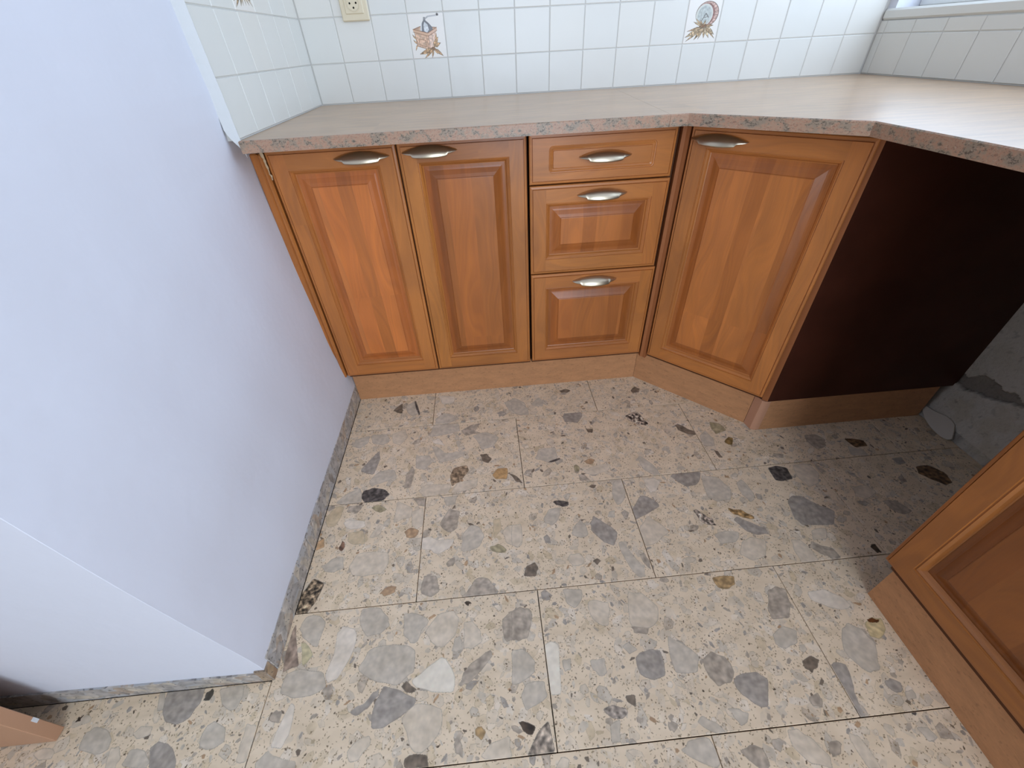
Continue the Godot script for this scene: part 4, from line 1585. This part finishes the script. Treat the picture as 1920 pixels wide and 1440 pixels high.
	chip("lg", [651, 883, 672, 885, 687, 893, 678, 905, 664, 910, 658, 897])
	chip("mg", [643, 946, 669, 940, 686, 947, 688, 963, 682, 973, 667, 972])
	chip("lg", [534, 936, 554, 924, 592, 922, 602, 955, 588, 965, 567, 956])
	chip("oc2", [737, 626, 791, 628, 784, 647, 763, 656, 742, 651])
	chip("lw", [520, 640, 551, 646, 579, 680, 569, 709, 545, 723, 504, 714])
	chip("lw", [293, 940, 308, 926, 320, 931, 316, 942])
	chip("lg", [227, 739, 251, 739, 275, 765, 272, 784, 239, 801, 222, 802])
	chip("lg", [411, 887, 432, 881, 423, 913, 407, 913])
	chip("mg", [855, 670, 879, 663, 898, 671, 889, 704, 870, 732, 830, 731, 832, 711])
	chip("lg", [814, 763, 844, 749, 869, 760, 856, 783, 825, 791, 810, 781])
	chip("dg", [847, 818, 870, 810, 882, 819, 871, 830, 854, 839, 845, 830])
	chip("mg", [822, 879, 842, 874, 844, 885, 836, 896, 821, 892])
	chip("g", [895, 832, 912, 826, 933, 833, 922, 868, 915, 885, 910, 917, 894, 918, 895, 890])
	chip("w", [947, 682, 988, 680, 1019, 702, 1025, 721, 1001, 727, 975, 719, 945, 701])
	chip("lg", [972, 767, 992, 756, 1013, 771, 1022, 799, 1002, 832, 996, 846, 971, 849, 955, 828, 948, 805])
	chip("y3", [1029, 761, 1054, 750, 1073, 754, 1065, 776, 1039, 792, 1023, 785])
	chip("br3", [1041, 753, 1053, 751, 1066, 755, 1059, 760, 1041, 758])
	chip("g", [991, 867, 1005, 864, 1019, 872, 1015, 883, 998, 886, 990, 876])
	chip("lw", [749, 925, 768, 925, 787, 941, 803, 967, 797, 983, 763, 973, 745, 949])
	chip("mg", [813, 951, 826, 948, 836, 953, 825, 965, 809, 969, 808, 960])
	chip("lg", [994, 943, 1014, 945, 1020, 959, 1000, 963])
	chip("k", [1004, 919, 1011, 919, 1007, 924, 1001, 924])
	chip("lg", [1017, 888, 1033, 885, 1031, 898, 1012, 901])
	chip("lw", [861, 939, 876, 945, 883, 976, 884, 991, 863, 989, 858, 959])
	chip("k", [1057, 318, 1085, 313, 1112, 324, 1106, 364, 1073, 368, 1055, 363])
	chip("g", [1047, 438, 1069, 422, 1097, 427, 1123, 459, 1154, 480, 1125, 519, 1085, 516, 1043, 512, 1035, 488])
	chip("lw", [1138, 317, 1181, 316, 1194, 354, 1172, 386, 1137, 397, 1126, 356])
	chip("mg", [1037, 560, 1053, 575, 1076, 583, 1081, 609, 1057, 610, 1040, 594, 1021, 574])
	chip("lw", [987, 551, 1009, 554, 1021, 585, 1022, 610, 978, 613, 978, 580])
	chip("mg", [1308, 464, 1342, 470, 1362, 502, 1332, 510, 1312, 493])
	chip("br4", [1494, 363, 1533, 362, 1557, 395, 1547, 428, 1523, 433, 1500, 409, 1482, 387])
	chip("lw", [1056, 531, 1096, 528, 1079, 557, 1043, 557])
	chip("dk", [1175, 590, 1190, 584, 1191, 606, 1180, 607])
	chip("g", [1448, 326, 1480, 324, 1475, 345, 1454, 350])
	chip("lw", [1258, 415, 1302, 410, 1311, 435, 1269, 453, 1246, 441])
	chip("mg", [1413, 394, 1430, 383, 1425, 410, 1404, 415])
	chip("mg", [1248, 202, 1286, 203, 1300, 226, 1285, 253, 1251, 263, 1241, 230])
	chip("br4", [1363, 230, 1416, 244, 1413, 268, 1374, 270])
	chip("lg", [1354, 261, 1389, 286, 1385, 305, 1339, 297])
	chip("g", [-516, 774, -520, 748, -443, 746, -440, 774, -450, 798, -472, 807, -497, 800])
	chip("dk3", [-434, 770, -434, 758, -425, 752, -420, 757, -422, 771])
	chip("lg", [-408, 754, -358, 751, -353, 771, -358, 791, -371, 793, -390, 781])
	chip("lg", [-649, 831, -653, 806, -639, 797, -611, 805, -593, 820, -589, 836, -608, 842])
	chip("g", [-487, 873, -503, 842, -492, 833, -471, 839, -448, 857, -437, 877])
	chip("lg", [-408, 840, -405, 817, -393, 810, -366, 823, -359, 844, -375, 853, -397, 851])
	chip("lw", [-321, 877, -323, 854, -324, 820, -304, 824, -293, 852, -303, 879])
	chip("lw", [-575, 865, -584, 835, -569, 834, -555, 853, -556, 867])
	chip("dk", [-688, 784, -687, 777, -679, 774, -680, 783])
	chip("lg", [-545, 864, -542, 841, -514, 845, -493, 863, -493, 872])
	chip("lw", [-737, 830, -722, 823, -701, 827, -695, 841, -718, 841])
	chip("lg", [-525, 780, -537, 749, -528, 745, -514, 779])
	chip("lw", [-553, 815, -543, 805, -520, 807, -518, 820, -539, 824])
